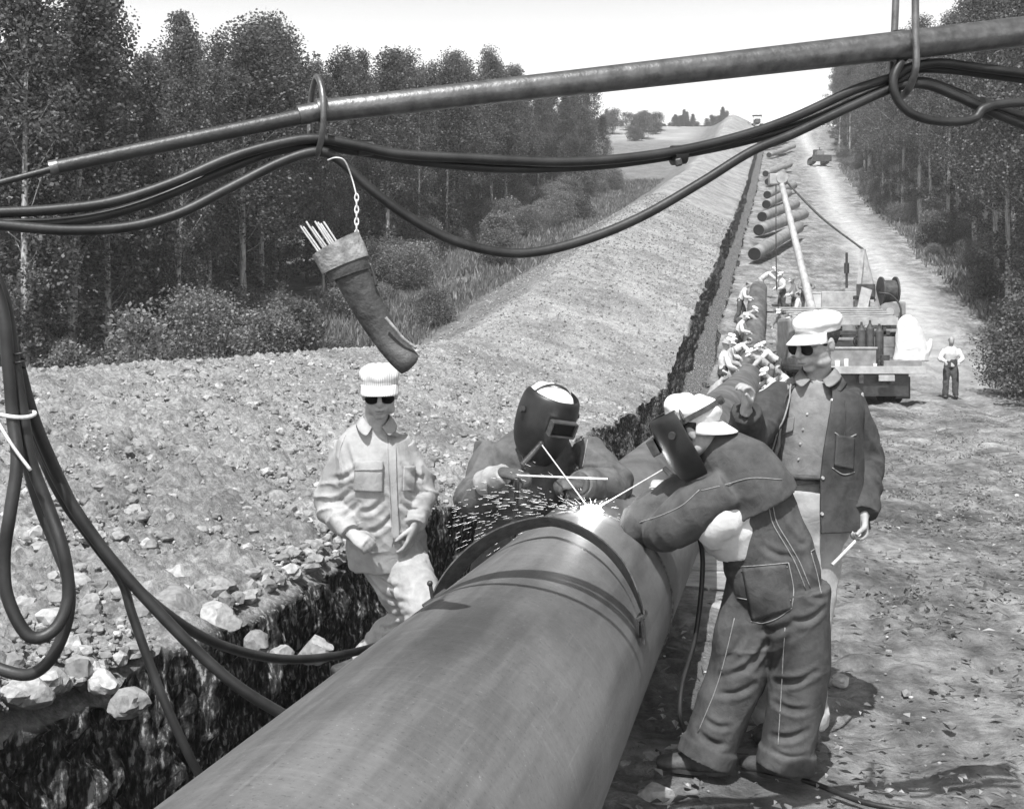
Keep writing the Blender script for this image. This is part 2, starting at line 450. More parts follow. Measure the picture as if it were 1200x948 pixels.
clods('clay_clods', 13000, lambda r, n: 4.0 + 26 * r.random(n) ** 1.6, lambda r, n, y: TR_L + .02 + 7.5 * r.random(n) ** 1.7,
      lambda r, n, y, L: (.010 + .052 * r.random(n) ** 6) * (1 + .35 * np.clip((6.2 - L) / 3, 0, 1)), lambda L, y: bank_z(L, y) + .035, MAT['clod'], 3, 'loose crumbled clay clods covering the spoil bank near the ditch', .85, 2)
clods('clay_crumbs', 40000, lambda r, n: 4.0 + 90 * r.random(n) ** 2.2, lambda r, n, y: TR_L + .05 + 9.0 * r.random(n) ** 1.1,
      lambda r, n, y, L: (.006 + .024 * r.random(n) ** 4) * (1 + np.minimum(y, 60) / 45), lambda L, y: bank_z(L, y) + .03, MAT['clod'], 4, 'fine crumbled clay strewn along the whole spoil bank', .9, 1)
clods('loose_gravel', 2600, lambda r, n: 3.6 + 26 * r.random(n) ** 1.6, lambda r, n, y: 2.2 - 9.5 * r.random(n),
      lambda r, n, y, L: .008 + .026 * r.random(n) ** 5, lambda L, y: prof(y) - .004, MAT['litter_stone'], 5, 'small stones and crumbs strewn over the work strip', .6)

# individually placed pale boulders along the ditch lip
def rock(name, px, py, d, r, mat, label, seed, sq=(1, 1, .75), grp='pale boulders on the ditch lip', cat='boulder'):
    c = P(px, py, d)
    bm = bmesh.new(); bmesh.ops.create_icosphere(bm, subdivisions=3, radius=1)
    for v in bm.verts:
        q = v.co.copy(); n = mnoise.noise(q * 1.1 + Vector((seed * 7.3, 0, 0))) * .45 + mnoise.noise(q * 3 + Vector((seed, 3, 0))) * .14
        v.co = q * (1 + n); v.co.x *= sq[0] * r; v.co.y *= sq[1] * r; v.co.z *= sq[2] * r
        # facet: clamp against a few cutting planes
    rng = random.Random(seed)
    for k in range(6):
        nn = Vector((rng.uniform(-1, 1), rng.uniform(-1, 1), rng.uniform(-.4, 1))).normalized(); lim = r * rng.uniform(.6, .85)
        for v in bm.verts:
            e = v.co.dot(nn) - lim
            if e > 0: v.co -= nn * e
    me = bpy.data.meshes.new(name); bm.to_mesh(me); bm.free()
    o = link(name, me, mat, None, True); o.location = c; tag(o, label, cat, grp); autosmooth(o, 28)
    return o
def Lof(x, y): return K * y - x
# ------------------------------------------------------------------ vegetation
def leaf_mat(name, lo, hi, trans=.35):
    m, t, b = node_mat(name)
    g = N(t, 'ShaderNodeNewGeometry')
    c = ramp(t, g.outputs['Random Per Island'], [(0, lo), (.8, (lo + hi) / 2), (1, hi)])
    t.links.new(c, b.inputs['Base Color']); b.inputs['Roughness'].default_value = .5; b.inputs['Specular IOR Level'].default_value = .35
    tr = N(t, 'ShaderNodeBsdfTranslucent'); t.links.new(c, tr.inputs[0])
    mx = N(t, 'ShaderNodeMixShader'); mx.inputs[0].default_value = trans
    t.links.new(b.outputs[0], mx.inputs[1]); t.links.new(tr.outputs[0], mx.inputs[2])
    t.links.new(mx.outputs[0], t.nodes['Material Output'].inputs[0])
    return m
MAT['leaf'] = leaf_mat('poplar leaves', .055, .25, .42); MAT['leaf_dark'] = leaf_mat('spruce needles', .03, .09, .15)
MAT['leaf_pale'] = leaf_mat('willow leaves', .10, .38, .4); MAT['grass'] = leaf_mat('grass blades', .10, .36, .35)
MAT['bark'] = mat_noise('poplar bark', .16, .48, 3, stretch=(6, 6, 1), bump=.5, bscale=18)
MAT['bark_dark'] = mat_noise('dark bark', .06, .16, 5, bump=.5, bscale=30)

def leaf_cloud(centres, sig, per, size, rng, aspect=.75):
    """many little rhombic leaves scattered round clump centres"""
    n = len(centres) * per
    c = np.repeat(centres, per, 0)
    sg = np.repeat(np.asarray(sig).reshape(-1, 1) * np.ones((len(centres), 3)), per, 0)
    g = rng.normal(size=(n, 3)); g /= np.maximum(1, np.linalg.norm(g, axis=1, keepdims=True) / 1.9)
    p = c + g * sg * np.array([1, 1, .75])
    a = rng.normal(size=(n, 3)); a[:, 2] *= .6; a /= np.linalg.norm(a, axis=1, keepdims=True)
    b = np.cross(a, rng.normal(size=(n, 3))); b /= np.linalg.norm(b, axis=1, keepdims=True)
    s = size * (.6 + .8 * rng.random((n, 1)))
    V = np.stack([p - a * s * .5, p + b * s * .5 * aspect, p + a * s * .5, p - b * s * .5 * aspect], 1).reshape(-1, 3)
    return V, np.arange(n * 4).reshape(-1, 4)

def make_tree(name, seed, H, W, base, kind='poplar', leaf=.105, per=150, clumps=100):
    rng = np.random.default_rng(seed); rr = random.Random(seed)
    root = empty(name, (0, 0, 0))
    bm = bmesh.new()
    lean = np.array([rr.uniform(-.3, .3), rr.uniform(-.3, .3)])
    def axis(t): return Vector((lean[0] * t + .12 * math.sin(3 * t + seed), lean[1] * t + .12 * math.cos(2.3 * t + seed), H * t))
    r0 = .055 + H * .006
    add_tube(bm, [axis(t) + Vector((0, 0, -.3 if t == 0 else 0)) for t in np.linspace(0, .97, 12)], list(np.linspace(r0, .015, 12)), 7)
    cs, sg = [], []
    for i in range(clumps):
        t = base + (1 - base) * ((i + rr.random()) / clumps) ** .9
        u = (t - base) / (1 - base)
        if kind == 'spruce': R = W * (1 - u) ** .8 + .08
        else: R = W * (math.sin(math.pi * min(1, .12 + u * .88)) ** .62) * (1 - .62 * u) * 1.15
        a = rr.random() * 6.283; R *= rr.uniform(.35, 1.12)
        c = axis(t); p = c + Vector((math.cos(a) * R, math.sin(a) * R, (-.25 if kind == 'spruce' else .3) * R + rr.uniform(-.2, .2)))
        cs.append(p[:]); sg.append(rr.uniform(.16, .40) * (.6 + .4 * W))
        if i % 3 == 0:
            st = axis(max(.05, t - .06)); add_tube(bm, [st, (st + p) / 2 + Vector((0, 0, -.08)), p], [.022, .014, .006], 4)
    # a few dead twigs low on the stem
    for i in range(7):
        t = rr.uniform(.12, base + .05); a = rr.random() * 6.283; st = axis(t)
        add_tube(bm, [st, st + Vector((math.cos(a), math.sin(a), .3)) * rr.uniform(.3, .8)], [.012, .004], 4)
    for i in range(int(clumps * .12)):  # sparse lower sprays
        t = rr.uniform(base * .45, base); a = rr.random() * 6.283; R = rr.uniform(.2, W * .7)
        p = axis(t) + Vector((math.cos(a) * R, math.sin(a) * R, 0)); cs.append(p[:]); sg.append(.2)
        add_tube(bm, [axis(t - .02), p], [.012, .004], 4)
    me = bpy.data.meshes.new('trunk'); bm.to_mesh(me); bm.free()
    link('trunk', me, MAT['bark_dark'] if kind == 'spruce' else MAT['bark'], root, True, False)
    V, Fc = leaf_cloud(np.array(cs), np.array(sg), per, leaf, rng, .45 if kind == 'spruce' else .8)
    link('crown', me_np(V, Fc, 'crown'), MAT['leaf_dark'] if kind == 'spruce' else MAT['leaf'], root, False, False)
    return root

def make_shrub(name, seed, H, W, leaf=.09, n=34, per=70, mat='leaf_pale', stems=7):
    rng = np.random.default_rng(seed); rr = random.Random(seed)
    root = empty(name, (0, 0, 0)); bm = bmesh.new(); cs = []; sg = []
    for i in range(n):
        a = rr.random() * 6.283; u = rr.random() ** .6; R = W * math.sqrt(rr.random()) * (1 - .45 * u)
        p = Vector((math.cos(a) * R, math.sin(a) * R, H * (.12 + .88 * u))); cs.append(p[:]); sg.append(rr.uniform(.10, .2) * (W + H) / 2)
        if i % max(1, n // (stems * 2)) == 0: add_tube(bm, [Vector((p.x * .1, p.y * .1, -.1)), Vector((p.x * .5, p.y * .5, p.z * .55)), p], [.02, .013, .004], 4)
    me = bpy.data.meshes.new('stems'); bm.to_mesh(me); bm.free()
    link('stems', me, MAT['bark_dark'], root, True, False)
    V, Fc = leaf_cloud(np.array(cs), np.array(sg), per, leaf, rng)
    link('foliage', me_np(V, Fc, 'foliage'), MAT[mat], root, False, False)
    return root

_first = {}
def plant(proto, L, y, rz, s, label, cat, group, sink=0.0, base=None):
    """first use places the prototype itself, later uses copy it with its parts"""
    if proto not in _first: _first[proto] = 1; o = proto
    else: o = copy_tree(proto)
    z = float(prof(y)) if base is None else base
    o.location = (K * y - L, y, z - sink); o.rotation_euler = (0, 0, rz); o.scale = (s, s, s) if not hasattr(s, '__len__') else s
    tag(o, label, cat, group); return o

R_ = random.Random(77)
def treescale(L, y):
    h = (R_.uniform(.77, .99) * (1 + .10 * float(vnoise(y * .16, L * .2, 0., 71)))) * (1 - .24 * min(1, max(0, (y - 105) / 30))); w = h * R_.uniform(.8, 1.35)
    return (w, w, h)
pop = [make_tree('poplar_tree', 10 + i, 12.2 + .5 * (i % 3), [1.35, 1.6, 1.15, 1.8, 1.4][i], [.30, .2, .34, .26, .16][i]) for i in range(5)]
tall = [make_tree('poplar_tree', 30 + i, 14.5, [1.7, 1.35, 2.0][i], [.34, .42, .28][i]) for i in range(3)]
spr = [make_tree('spruce_tree', 50 + i, 12.5, [1.5, 1.25][i], .12, 'spruce', .16, 90, 90) for i in range(2)]
n_tree = 0
GL = 'poplars of the left-hand woods'; GR = 'poplars of the right-hand woods'
# left woods
y = 32.5; row = 0
for row, (Lb, step) in enumerate(((21.0, 1.75), (23.2, 2.3), (26.0, 2.9), (29.5, 3.4), (33.5, 4.2))):
    y = 33.0 + row * .6
    while y < 136 and n_tree < 190:
        L = Lb + R_.uniform(-.8, .8) + .9 * math.sin(y * .13)
        if L < .66 * y + 1.5:
            k = R_.random()
            if k < .07:
                plant(R_.choice(spr), L, y, R_.random() * 6.28, R_.uniform(.78, .95), 'dark pointed spruce standing among the poplars left of the ditch', 'tree', 'spruces of the left-hand woods')
            else:
                plant(R_.choice(pop), L, y, R_.random() * 6.28, treescale(L, y), 'slender poplar in the dense woods beyond the spoil bank', 'tree', GL)
            n_tree += 1
        y += step * R_.uniform(.7, 1.3) * (1 + y / 200)
nl = n_tree
# right woods
for row, (Rb, step) in enumerate(((10.6, 2.0), (12.6, 2.6), (15.4, 3.2), (19.0, 4.0), (24, 5.5))):
    y = 36.0 + row * 6
    while y < 215:
        R = Rb + R_.uniform(-.7, .7) + .8 * math.sin(y * .09 + 1)
        if R < .206 * y + 2.2:
            plant(R_.choice(tall), -R, y, R_.random() * 6.28, R_.uniform(.86, 1.08), 'tall leafy poplar in the woods right of the cleared strip', 'tree', GR); n_tree += 1
        y += step * R_.uniform(.7, 1.3) * (1 + y / 120)
# the leaning one nearest at the right
plant(tall[0], -8.9, 33.0, 1.0, .95, 'nearest roadside poplar at the right edge, beside the man in the white shirt', 'tree', None)
# tree line on the far skyline beyond the pale field
for i in range(84):
    L = 3.5 + i * .52 + R_.uniform(-.4, .4); y = 292 + R_.uniform(-5, 5)
    plant(R_.choice(pop), L + 8, y, R_.random() * 6.28, (.75, .75, R_.uniform(.34, .56) + .12 * math.sin(i * .35)), 'small distant tree on the skyline beyond the pale field', 'tree', 'trees on the far skyline', 0.2)
for i in range(26):
    L = -4 - i * .95 + R_.uniform(-.4, .4); y = 262 + R_.uniform(-4, 8)
    plant(R_.choice(tall), L, y, R_.random() * 6.28, (.8, .8, .22 + .028 * i * R_.uniform(.8, 1.1)), 'distant tree at the hilltop right of the white truck', 'tree', 'trees on the hilltop right of the road', 0.2)

# depth of the woods behind the trees one can tell apart: one leafy mass each side
def woods(name, L0, L1, y0, y1, n, H, seed, label, side):
    rng = np.random.default_rng(seed)
    y = y0 + (y1 - y0) * rng.random(n); L = side * (L0 + (L1 - L0) * rng.random(n) + 0 * y)
    z = prof(y) + H * rng.random(n) ** .8 * (.85 + .2 * vnoise(L * .5, y * .5, 0., seed))
    C = np.stack([K * y - L, y, z], -1)
    V, Fc = leaf_cloud(C, np.full(n, .8), 26, .34, rng)
    o = link(name, me_np(V, Fc, name), MAT['leaf'], None, False); tag(o, label, 'woods', None, 'stuff')
woods('deep_woods', 36, 44, 50, 150, 2600, 12.5, 5, 'dense leafy depth of the woods behind the left-hand poplars', 1)
woods('forest_thicket', 26.5, 36, 75, 235, 2200, 13, 6, 'dense leafy depth of the woods behind the right-hand poplars', -1)

# shrubs
shr = [make_shrub('willow_shrub', 70 + i, [1.6, 2.3, 1.9][i], [1.0, 1.3, 1.6][i], .07, 70, 110) for i in range(3)]
dsh = [make_shrub('dark_shrub', 80 + i, [1.8, 2.6][i], [1.1, 1.5][i], .09, 66, 95, 'leaf') for i in range(2)]
for i in range(84):
    y = 34 + 100 * R_.random() ** 1.2; L = 19.0 + R_.uniform(-2.2, 1.8) + .9 * math.sin(y * .13)
    plant(R_.choice(shr + shr + dsh), L, y, R_.random() * 6.28, R_.uniform(.45, 1.35), 'bushy undergrowth shrub along the foot of the left-hand woods', 'shrub', 'undergrowth shrubs by the left-hand woods', .1)
for i in range(30):
    y = 38 + 95 * R_.random(); L = 23.5 + R_.uniform(-1.5, 2.5)
    plant(R_.choice(dsh), L, y, R_.random() * 6.28, R_.uniform(1.0, 1.7), 'shaded shrub among the stems of the left-hand woods', 'shrub', 'shrubs inside the left-hand woods', .1)
for i in range(46):
    y = 36 + 130 * R_.random() ** 1.2; R = 9.6 + R_.uniform(-.8, 2.4)
    plant(R_.choice(dsh + shr), -R, y, R_.random() * 6.28, R_.uniform(.5, 1.1), 'low bush at the foot of the right-hand woods', 'shrub', 'bushes by the right-hand woods', .1)
for (R, y, s) in ((6.9, 31.5, .9), (7.5, 33.5, 1.1), (7.0, 35.0, .8), (8.1, 30.5, 1.3), (8.2, 38, 1.0)):
    plant(R_.choice(dsh), -R, y, R_.random() * 6.28, s, 'dark bush at the right edge, behind the man in the white shirt', 'shrub', 'dark bushes at the right edge', .1)
for i in range(16):
    y = 215 + 25 * R_.random(); L = 22 + 20 * R_.random()
    plant(R_.choice(dsh), L, y, R_.random() * 6.28, R_.uniform(1.1, 1.8), 'scrubby bush at the edge of the pale field', 'shrub', 'bushes at the pale field', .1)
# shrubs on the meadow that read one by one
for (px, y, L, s, lab) in ((0, 66, 15.4, .9, 'round bush in the open meadow halfway to the woods'), (0, 47, 13.5, .6, 'small dark bush behind the crest of the spoil bank, left of the helmeted welder'),
                           (0, 39, 14.3, .62, 'small bush showing above the bank between capped man and hanging rod pouch'), (0, 34, 13.6, .55, 'narrow dark bush just behind the bank crest above the capped man'),
                           (0, 92, 15.2, 1.1, 'scrub bush far up the meadow near the bank')):
    plant(R_.choice(dsh), L, y, R_.random() * 6.28, s, lab, 'shrub', None, .05)
# leafy sapling and weeds right behind the bank crest
sap = make_shrub('leafy_sapling', 91, 1.55, .62, .085, 42, 26, 'leaf_pale'); plant(sap, 12.1, 22.5, 0, 1.0, 'broad-leaved sapling with light leaves on the bank crest at the left', 'shrub', None, 0, .75)
wd = make_shrub('tall_weed', 92, .9, .5, .06, 26, 60, 'leaf_pale')
for i, (L, y, s) in enumerate(((13.2, 22.2, 1.0), (12.4, 21.5, .7), (12.9, 24.0, .8), (11.6, 24.5, .7))):
    plant(wd, L, y, i * 1.3, s, 'feathery weed clump on the bank crest beside the light-leaved sapling', 'weed', 'weeds on the bank crest', 0, .75)

# grass: nobody could count it
def grass(name, n, fy, fL, h, mat, seed, label, zoff=0.0, per=6, spread=.22, wdt=.02):
    rng = np.random.default_rng(seed)
    y = fy(rng, n); L = fL(rng, n, y)
    d = vnoise(L * .5, y * .5, 0., seed) + .6 * rng.random(n); k = d > -.25; y, L = y[k], L[k]; n = len(y)
    c = np.repeat(np.stack([K * y - L, y, prof(y) + zoff], -1), per, 0); m = len(c)
    c[:, :2] += rng.normal(size=(m, 2)) * spread
    hh = h * (.35 + .9 * rng.random(m)) * np.repeat(.6 + .8 * rng.random(n), per)
    a = rng.random(m) * 6.283; w = wdt * (.6 + .8 * rng.random(m)) * (1 + c[:, 1] / 40)
    dx = np.stack([np.cos(a) * w, np.sin(a) * w, 0 * w], -1)
    ln = np.stack([rng.normal(size=m) * .3 * hh, rng.normal(size=m) * .3 * hh, hh], -1)
    V = np.stack([c - dx, c + dx, c + ln], 1).reshape(-1, 3)
    o = link(name, me_np(V, np.arange(m * 3).reshape(-1, 3), name, 3), MAT[mat], None, False); tag(o, label, 'grass', None, 'stuff')
grass('meadow_grass', 34000, lambda r, n: 24 + 115 * r.random(n), lambda r, n, y: 12.0 - 1.6 * np.clip((y - 35) / 10, 0, 1) + 10.5 * r.random(n), .36, 'grass', 7, 'rough grass and weeds of the meadow between bank and woods')
grass('roadside_grass', 9000, lambda r, n: 24 + 140 * r.random(n) ** 1.3, lambda r, n, y: -8.6 - 5 * r.random(n), .3, 'grass', 8, 'rough grass along the edge of the right-hand woods')
rng = np.random.default_rng(9); _n = 420; _y = 5.2 + 17 * rng.random(_n) ** 1.3; _L = -.5 - 6.5 * rng.random(_n)
_k = vnoise(_L * .9, _y * .9, 0., 19) > -.05; _y, _L = _y[_k], _L[_k]
V, Fc = leaf_cloud(np.stack([K * _y - _L, _y, prof(_y) + .03], -1), .05 + .06 * rng.random(len(_y)), 22, .042, rng, .6); V[:, 2] = np.maximum(V[:, 2], prof(V[:, 1]) + .004)
o = link('strip_weeds', me_np(V, Fc, 'strip_weeds'), MAT['leaf_pale'], None, False); tag(o, 'trampled low weeds scattered over the bare work strip', 'weeds', None, 'stuff')
# ------------------------------------------------------------------ the pipeline
PR = 0.381; PZ = CAM_Z - 1.10; PL = 0.83
def pipe_mat(name, lo, hi, s=1.0):
    m, t, b = node_mat(name)
    tc = N(t, 'ShaderNodeTexCoord')
    def nz(sc, st, d=6, r=.6):
        mp = N(t, 'ShaderNodeMapping'); mp.inputs['Scale'].default_value = st; t.links.new(tc.outputs['Object'], mp.inputs[0])
        n = N(t, 'ShaderNodeTexNoise', Scale=sc, Detail=d, Roughness=r); t.links.new(mp.outputs[0], n.inputs[0]); return n.outputs[0]
    def mix(f, a, c, bt='MIX'):
        n = t.nodes.new('ShaderNodeMixRGB'); n.blend_type = bt
        if isinstance(f, float): n.inputs[0].default_value = f
        else: t.links.new(f, n.inputs[0])
        t.links.new(a, n.inputs[1]); t.links.new(c, n.inputs[2]); return n.outputs[0]
    base = ramp(t, nz(2.2, (1, .35, 1), 8), [(.38, lo), (.62, hi)])
    streak = ramp(t, nz(9, (1, .06, 1), 4), [(.38, .62), (.5, 1.0), (.62, 1.16)])
    scuff = ramp(t, nz(5, (.3, 6, .3), 6, .7), [(.35, .92), (.55, 1.0), (.66, 1.18)])
    fine = ramp(t, nz(70, (1, 1, 1), 4), [(.3, .85), (.7, 1.12)])
    c = mix(.8, base, streak, 'MULTIPLY'); c = mix(.7, c, scuff, 'MULTIPLY'); c = mix(.6, c, fine, 'MULTIPLY')
    scr = ramp(t, nz(11, (.35, 9, .35), 3, .5), [(.69, 1.0), (.72, 1.28)]); c = mix(.7, c, scr, 'MULTIPLY')
    scl = ramp(t, nz(13, (3.5, .12, 3.5), 3, .5), [(.68, 1.0), (.71, 1.25)]); c = mix(.7, c, scl, 'MULTIPLY')
    spk = ramp(t, nz(120, (1, 1, 1), 2, .5), [(.30, .6), (.36, 1.0), (.70, 1.0), (.74, 1.9)]); c = mix(.8, c, spk, 'MULTIPLY')
    t.links.new(c, b.inputs['Base Color'])
    t.links.new(ramp(t, nz(3, (1, .4, 1)), [(.35, .5), (.7, .68)]), b.inputs['Roughness'])
    bp = N(t, 'ShaderNodeBump', Strength=.25, Distance=.004); t.links.new(nz(60, (1, 1, 1), 6, .7), bp.inputs['Height']); t.links.new(bp.outputs[0], b.inputs['Normal'])
    b.inputs['Specular IOR Level'].default_value = .35
    return m
MAT['pipe'] = pipe_mat('mill steel', .075, .15)
MAT['pipe_far'] = mat_noise('dusty steel pipe', .16, .28, 1.5, bump=.1, rough=.6)
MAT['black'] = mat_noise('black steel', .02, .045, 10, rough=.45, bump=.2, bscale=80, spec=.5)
MAT['steel_dark'] = mat_noise('worn boom steel', .11, .20, 26, rough=.42, bump=.5, bscale=45, bdist=.004, spec=.6, metal=.75)
MAT['band'] = mat_noise('clamp steel', .035, .08, 30, rough=.5, bump=.3, bscale=90, spec=.5)
MAT['cable'] = mat_noise('rubber welding cable', .012, .03, 12, rough=.48, bump=.3, bscale=120, bdist=.002, spec=.45)
MAT['wood'] = mat_noise('rough timber', .22, .42, 3, stretch=(1, 8, 8), bump=.5, bscale=30)
MAT['bead'] = mat_noise('weld bead', .05, .2, 60, rough=.4, bump=1, bscale=180, bdist=.004, metal=.5)
MAT['white'] = mat_noise('white cloth', .74, .84, 5, bump=.2, bscale=50)
MAT['twine'] = mat_noise('pale twine', .6, .75, 30)
MAT['hole'] = mat_noise('painted shade inside pipe', .012, .02, 5)  # near-black tone stands in for shade inside the pipe mouths

def ang_frame(y):
    c = Vector((K * y - PL, y, PZ + float(prof(y)))); t = Vector((K, 1, 0)).normalized(); side = Vector((-t.y, t.x, 0)); return c, t, side

def pipe_joint(name, length, mat, seg=96, rings=40, wall=.012, r=PR):
    """hollow pipe along local +Y, starting at the origin"""
    bm = bmesh.new(); rows = []
    def ring(y, rad): return [bm.verts.new((rad * math.cos(2 * math.pi * k / seg), y, rad * math.sin(2 * math.pi * k / seg))) for k in range(seg)]
    rows.append(ring(.35, r - wall)); rows.append(ring(0, r - wall)); rows.append(ring(0, r - .003)); rows.append(ring(.004, r))
    for i in range(1, rings): rows.append(ring(length * i / rings, r))
    rows += [ring(length - .004, r), ring(length, r - .003), ring(length, r - wall), ring(length - .35, r - wall)]
    for a, b in zip(rows[:-1], rows[1:]):
        for k in range(seg): bm.faces.new((a[k], b[k], b[(k + 1) % seg], a[(k + 1) % seg]))
    f0 = bm.faces.new(rows[0]); f1 = bm.faces.new(list(reversed(rows[-1])))
    bmesh.ops.recalc_face_normals(bm, faces=bm.faces)
    me = bpy.data.meshes.new(name); bm.to_mesh(me); bm.free(); o = link(name, me, mat, None, True)
    autosmooth(o, 50); return o

NP = pipe_joint('steel_pipe', 9.19, MAT['pipe'], 128, 60)
NP.location = (K * -3.9 - PL, -3.9, PZ); NP.rotation_euler = (0, 0, -math.atan(K))
tag(NP, 'big bare steel pipe in the foreground being welded at its far end', 'pipe')
# bead at the joint
c, t_, side = ang_frame(5.075)
bead = [c + (side * math.cos(a) + Vector((0, 0, 1)) * math.sin(a)) * (PR + .001) for a in np.linspace(0, 2 * math.pi, 97)[:-1]]
bd = tube_obj('weld_bead', bead, .007, MAT['bead'], NP, 8, 1, True); bd['label'] = 'rough weld bead round the end of the pipe'

# the welded string beyond, following the ground
bm = bmesh.new(); ys = [5.09] + list(np.arange(5.6, 53.1, .6)); segn = 64; prev = None; rows = []
for i, y in enumerate(ys):
    c = Vector((K * y - PL + .10 * max(0, (y - 20)) / 33 * 0, y, PZ + float(prof(y))))
    rows.append([bm.verts.new(c + (Vector((-1, K, 0)).normalized() * math.cos(2 * math.pi * k / segn) + Vector((0, 0, 1)) * math.sin(2 * math.pi * k / segn)) * PR) for k in range(segn)])
for a, b in zip(rows[:-1], rows[1:]):
    for k in range(segn): bm.faces.new((a[k], b[k], b[(k + 1) % segn], a[(k + 1) % segn]))
bm.faces.new(rows[0]); bm.faces.new(list(reversed(rows[-1]))); bmesh.ops.recalc_face_normals(bm, faces=bm.faces)
me = bpy.data.meshes.new('steel_pipe'); bm.to_mesh(me); bm.free()
FP = link('steel_pipe', me, MAT['pipe'], None, True); autosmooth(FP, 60)
reorigin(FP, (K * 5.09 - PL, 5.09, 0))
tag(FP, 'welded pipe string running on past the welders to the distant crew', 'pipe')
# timber skids that carry the line
skid = None
for i, y in enumerate((-2.5, .4, 8.6, 14, 20, 26.5, 33, 39, 45, 51)):
    c, t_, side = ang_frame(y)
    if skid is None:
        mb = MB(); mb.box((0, 0, .065), (1.3, .16, .13), None, .01).box((-.05, 0, .195), (1.15, .15, .13), Matrix.Rotation(.04, 3, 'Z'), .01)
        mb.box((-.48, 0, .31), (.2, .14, .11), Matrix.Rotation(-.3, 3, 'Y'), .01).box((.48, 0, .31), (.2, .14, .11), Matrix.Rotation(.3, 3, 'Y'), .01)
        skid = mb.build('timber_skid', MAT['wood']); s_ = skid
    else: s_ = skid.copy(); COL.objects.link(s_)
    s_.location = (c.x, c.y, float(prof(y)) + 0.0); s_.rotation_euler = (0, 0, -math.atan(K))
    tag(s_, 'stacked timber skid carrying the pipe line', 'skid', 'timber skids under the pipe line')

# pipe joints strung out along the strip beyond the end of the line
STR = pipe_joint('steel_pipe', 12.0, MAT['pipe_far'], 40, 6)
hole = MB().cyl((0, .02, 0), (0, .3, 0), PR - .02, seg=40).build('mouth_shade', MAT['hole'], None)  # black plug paints the shade within the open pipe
STR2 = hole; STR2.parent = STR
strung = [(884, 301, 68, .30), (889, 265, 79, .36), (893, 250, 90, .30), (898, 237, 103, .22), (899, 228, 114, .3), (900, 214, 132, .2), (897, 204, 143, .34), (903, 205, 146, .2),
          (901, 186, 176, .3), (911, 186, 184, .3), (896, 178, 196, .3), (906, 176, 206, .3), (899, 171, 218, .25), (903, 167, 228, .2)]
lab = ['nearest of the loose pipes beyond the crew, its black mouth toward us', 'second loose pipe beyond the crew, lying askew below the boom tip', 'third loose pipe beyond the crew, just above the second', 'loose pipe beside the boom tip of the crane tractor', 'loose pipe right above the boom tip, mouth toward us']
for i, (px, py, d, a) in enumerate(strung):
    o = STR if i == 0 else copy_tree(STR)
    p = P(px, py, d); L = Lof(p.x, d); y2 = d + 12
    sl_ = (float(prof(y2)) - float(prof(d))) / 12
    o.location = (p.x, d, float(prof(d)) + PR + .22)
    q = Matrix.Rotation(-math.atan(K) - a * .75, 3, 'Z') @ Matrix.Rotation(math.atan(sl_), 3, 'X')
    o.rotation_euler = q.to_euler()
    tag(o, lab[i] if i < len(lab) else 'one of the small far pipes strung out up the hill', 'pipe', 'loose pipes strung along the right of way')

# ------------------------------------------------------------------ clamp band on the pipe
def band(name, pts_ang, width, thick, mat, yfun, roff, parent=None):
    bm = bmesh.new(); prev = None; rows = []
    for a in pts_ang:
        th = math.radians(a)                # 0 = top, + = towards the right of the pipe
        y = yfun(a); c, t, side = ang_frame(y); rr = PR + roff(a)
        rad = -side * math.sin(th) + Vector((0, 0, 1)) * math.cos(th)
        w = width / 2
        flare = rad * .045 * max(0.0, min(1, (a + 120) / 60)) * max(.3, min(1, (80 - a) / 40))
        rows.append([bm.verts.new(c + rad * rr - t * w + flare), bm.verts.new(c + rad * (rr + thick) - t * w + flare), bm.verts.new(c + rad * (rr + thick) + t * w), bm.verts.new(c + rad * rr + t * w)])
    for a, b in zip(rows[:-1], rows[1:]):
        for k in range(4): bm.faces.new((a[k], b[k], b[(k + 1) % 4], a[(k + 1) % 4]))
    bm.faces.new(rows[0]); bm.faces.new(list(reversed(rows[-1]))); bmesh.ops.recalc_face_normals(bm, faces=bm.faces)
    me = bpy.data.meshes.new(name); bm.to_mesh(me); bm.free(); return link(name, me, mat, parent, False)
yb = lambda a: np.interp(a, [-180, -62, 0, 60, 80], [4.15, 4.24, 4.37, 4.06, 4.0]) if True else 0
ro = lambda a: np.interp(a, [-180, -90, -30, 0, 30, 62, 80], [.004, .006, .03, .04, .04, .03, .035])
root = empty('clamp_band', ang_frame(4.3)[0])
tag(root, 'loose flat steel clamp band sprung over the top of the foreground pipe', 'clamp')
band('strap', np.linspace(-170, 62, 90), .075, .005, MAT['band'], yb, ro, root)
cE, tE, sE = ang_frame(4.05); th = math.radians(63); rad = -sE * math.sin(th) + Vector((0, 0, 1)) * math.cos(th)
pE = cE + rad * (PR + .035)
MB().bar(pE - tE * .035, pE + tE * .05, .016, .03, rad, .003).cyl(pE + Vector((0, 0, .01)), pE + Vector((0, 0, -.07)), .009).bar(pE + Vector((.0, -.02, 0)), pE + Vector((.005, -.03, -.085)), .03, .012, rad, .003).build('lug', MAT['band'], root)
# ground clamp of the cable, left of the band
gcl = P(514, 704, 4.24); gr = empty('ground_clamp', gcl); tag(gr, 'small cable ground clamp biting the clamp band at its left end', 'clamp')
MB().bar(gcl + Vector((-.05, -.02, -.02)), gcl + Vector((.03, .02, .03)), .03, .022, (0, 0, 1), .004).build('jaw', MAT['band'], gr)
MB().cyl(gcl + Vector((-.02, 0, .0)), gcl + Vector((-.03, 0, .06)), .007).ball(gcl + Vector((-.031, 0, .062)), .011).build('screw', MAT['black'], gr)

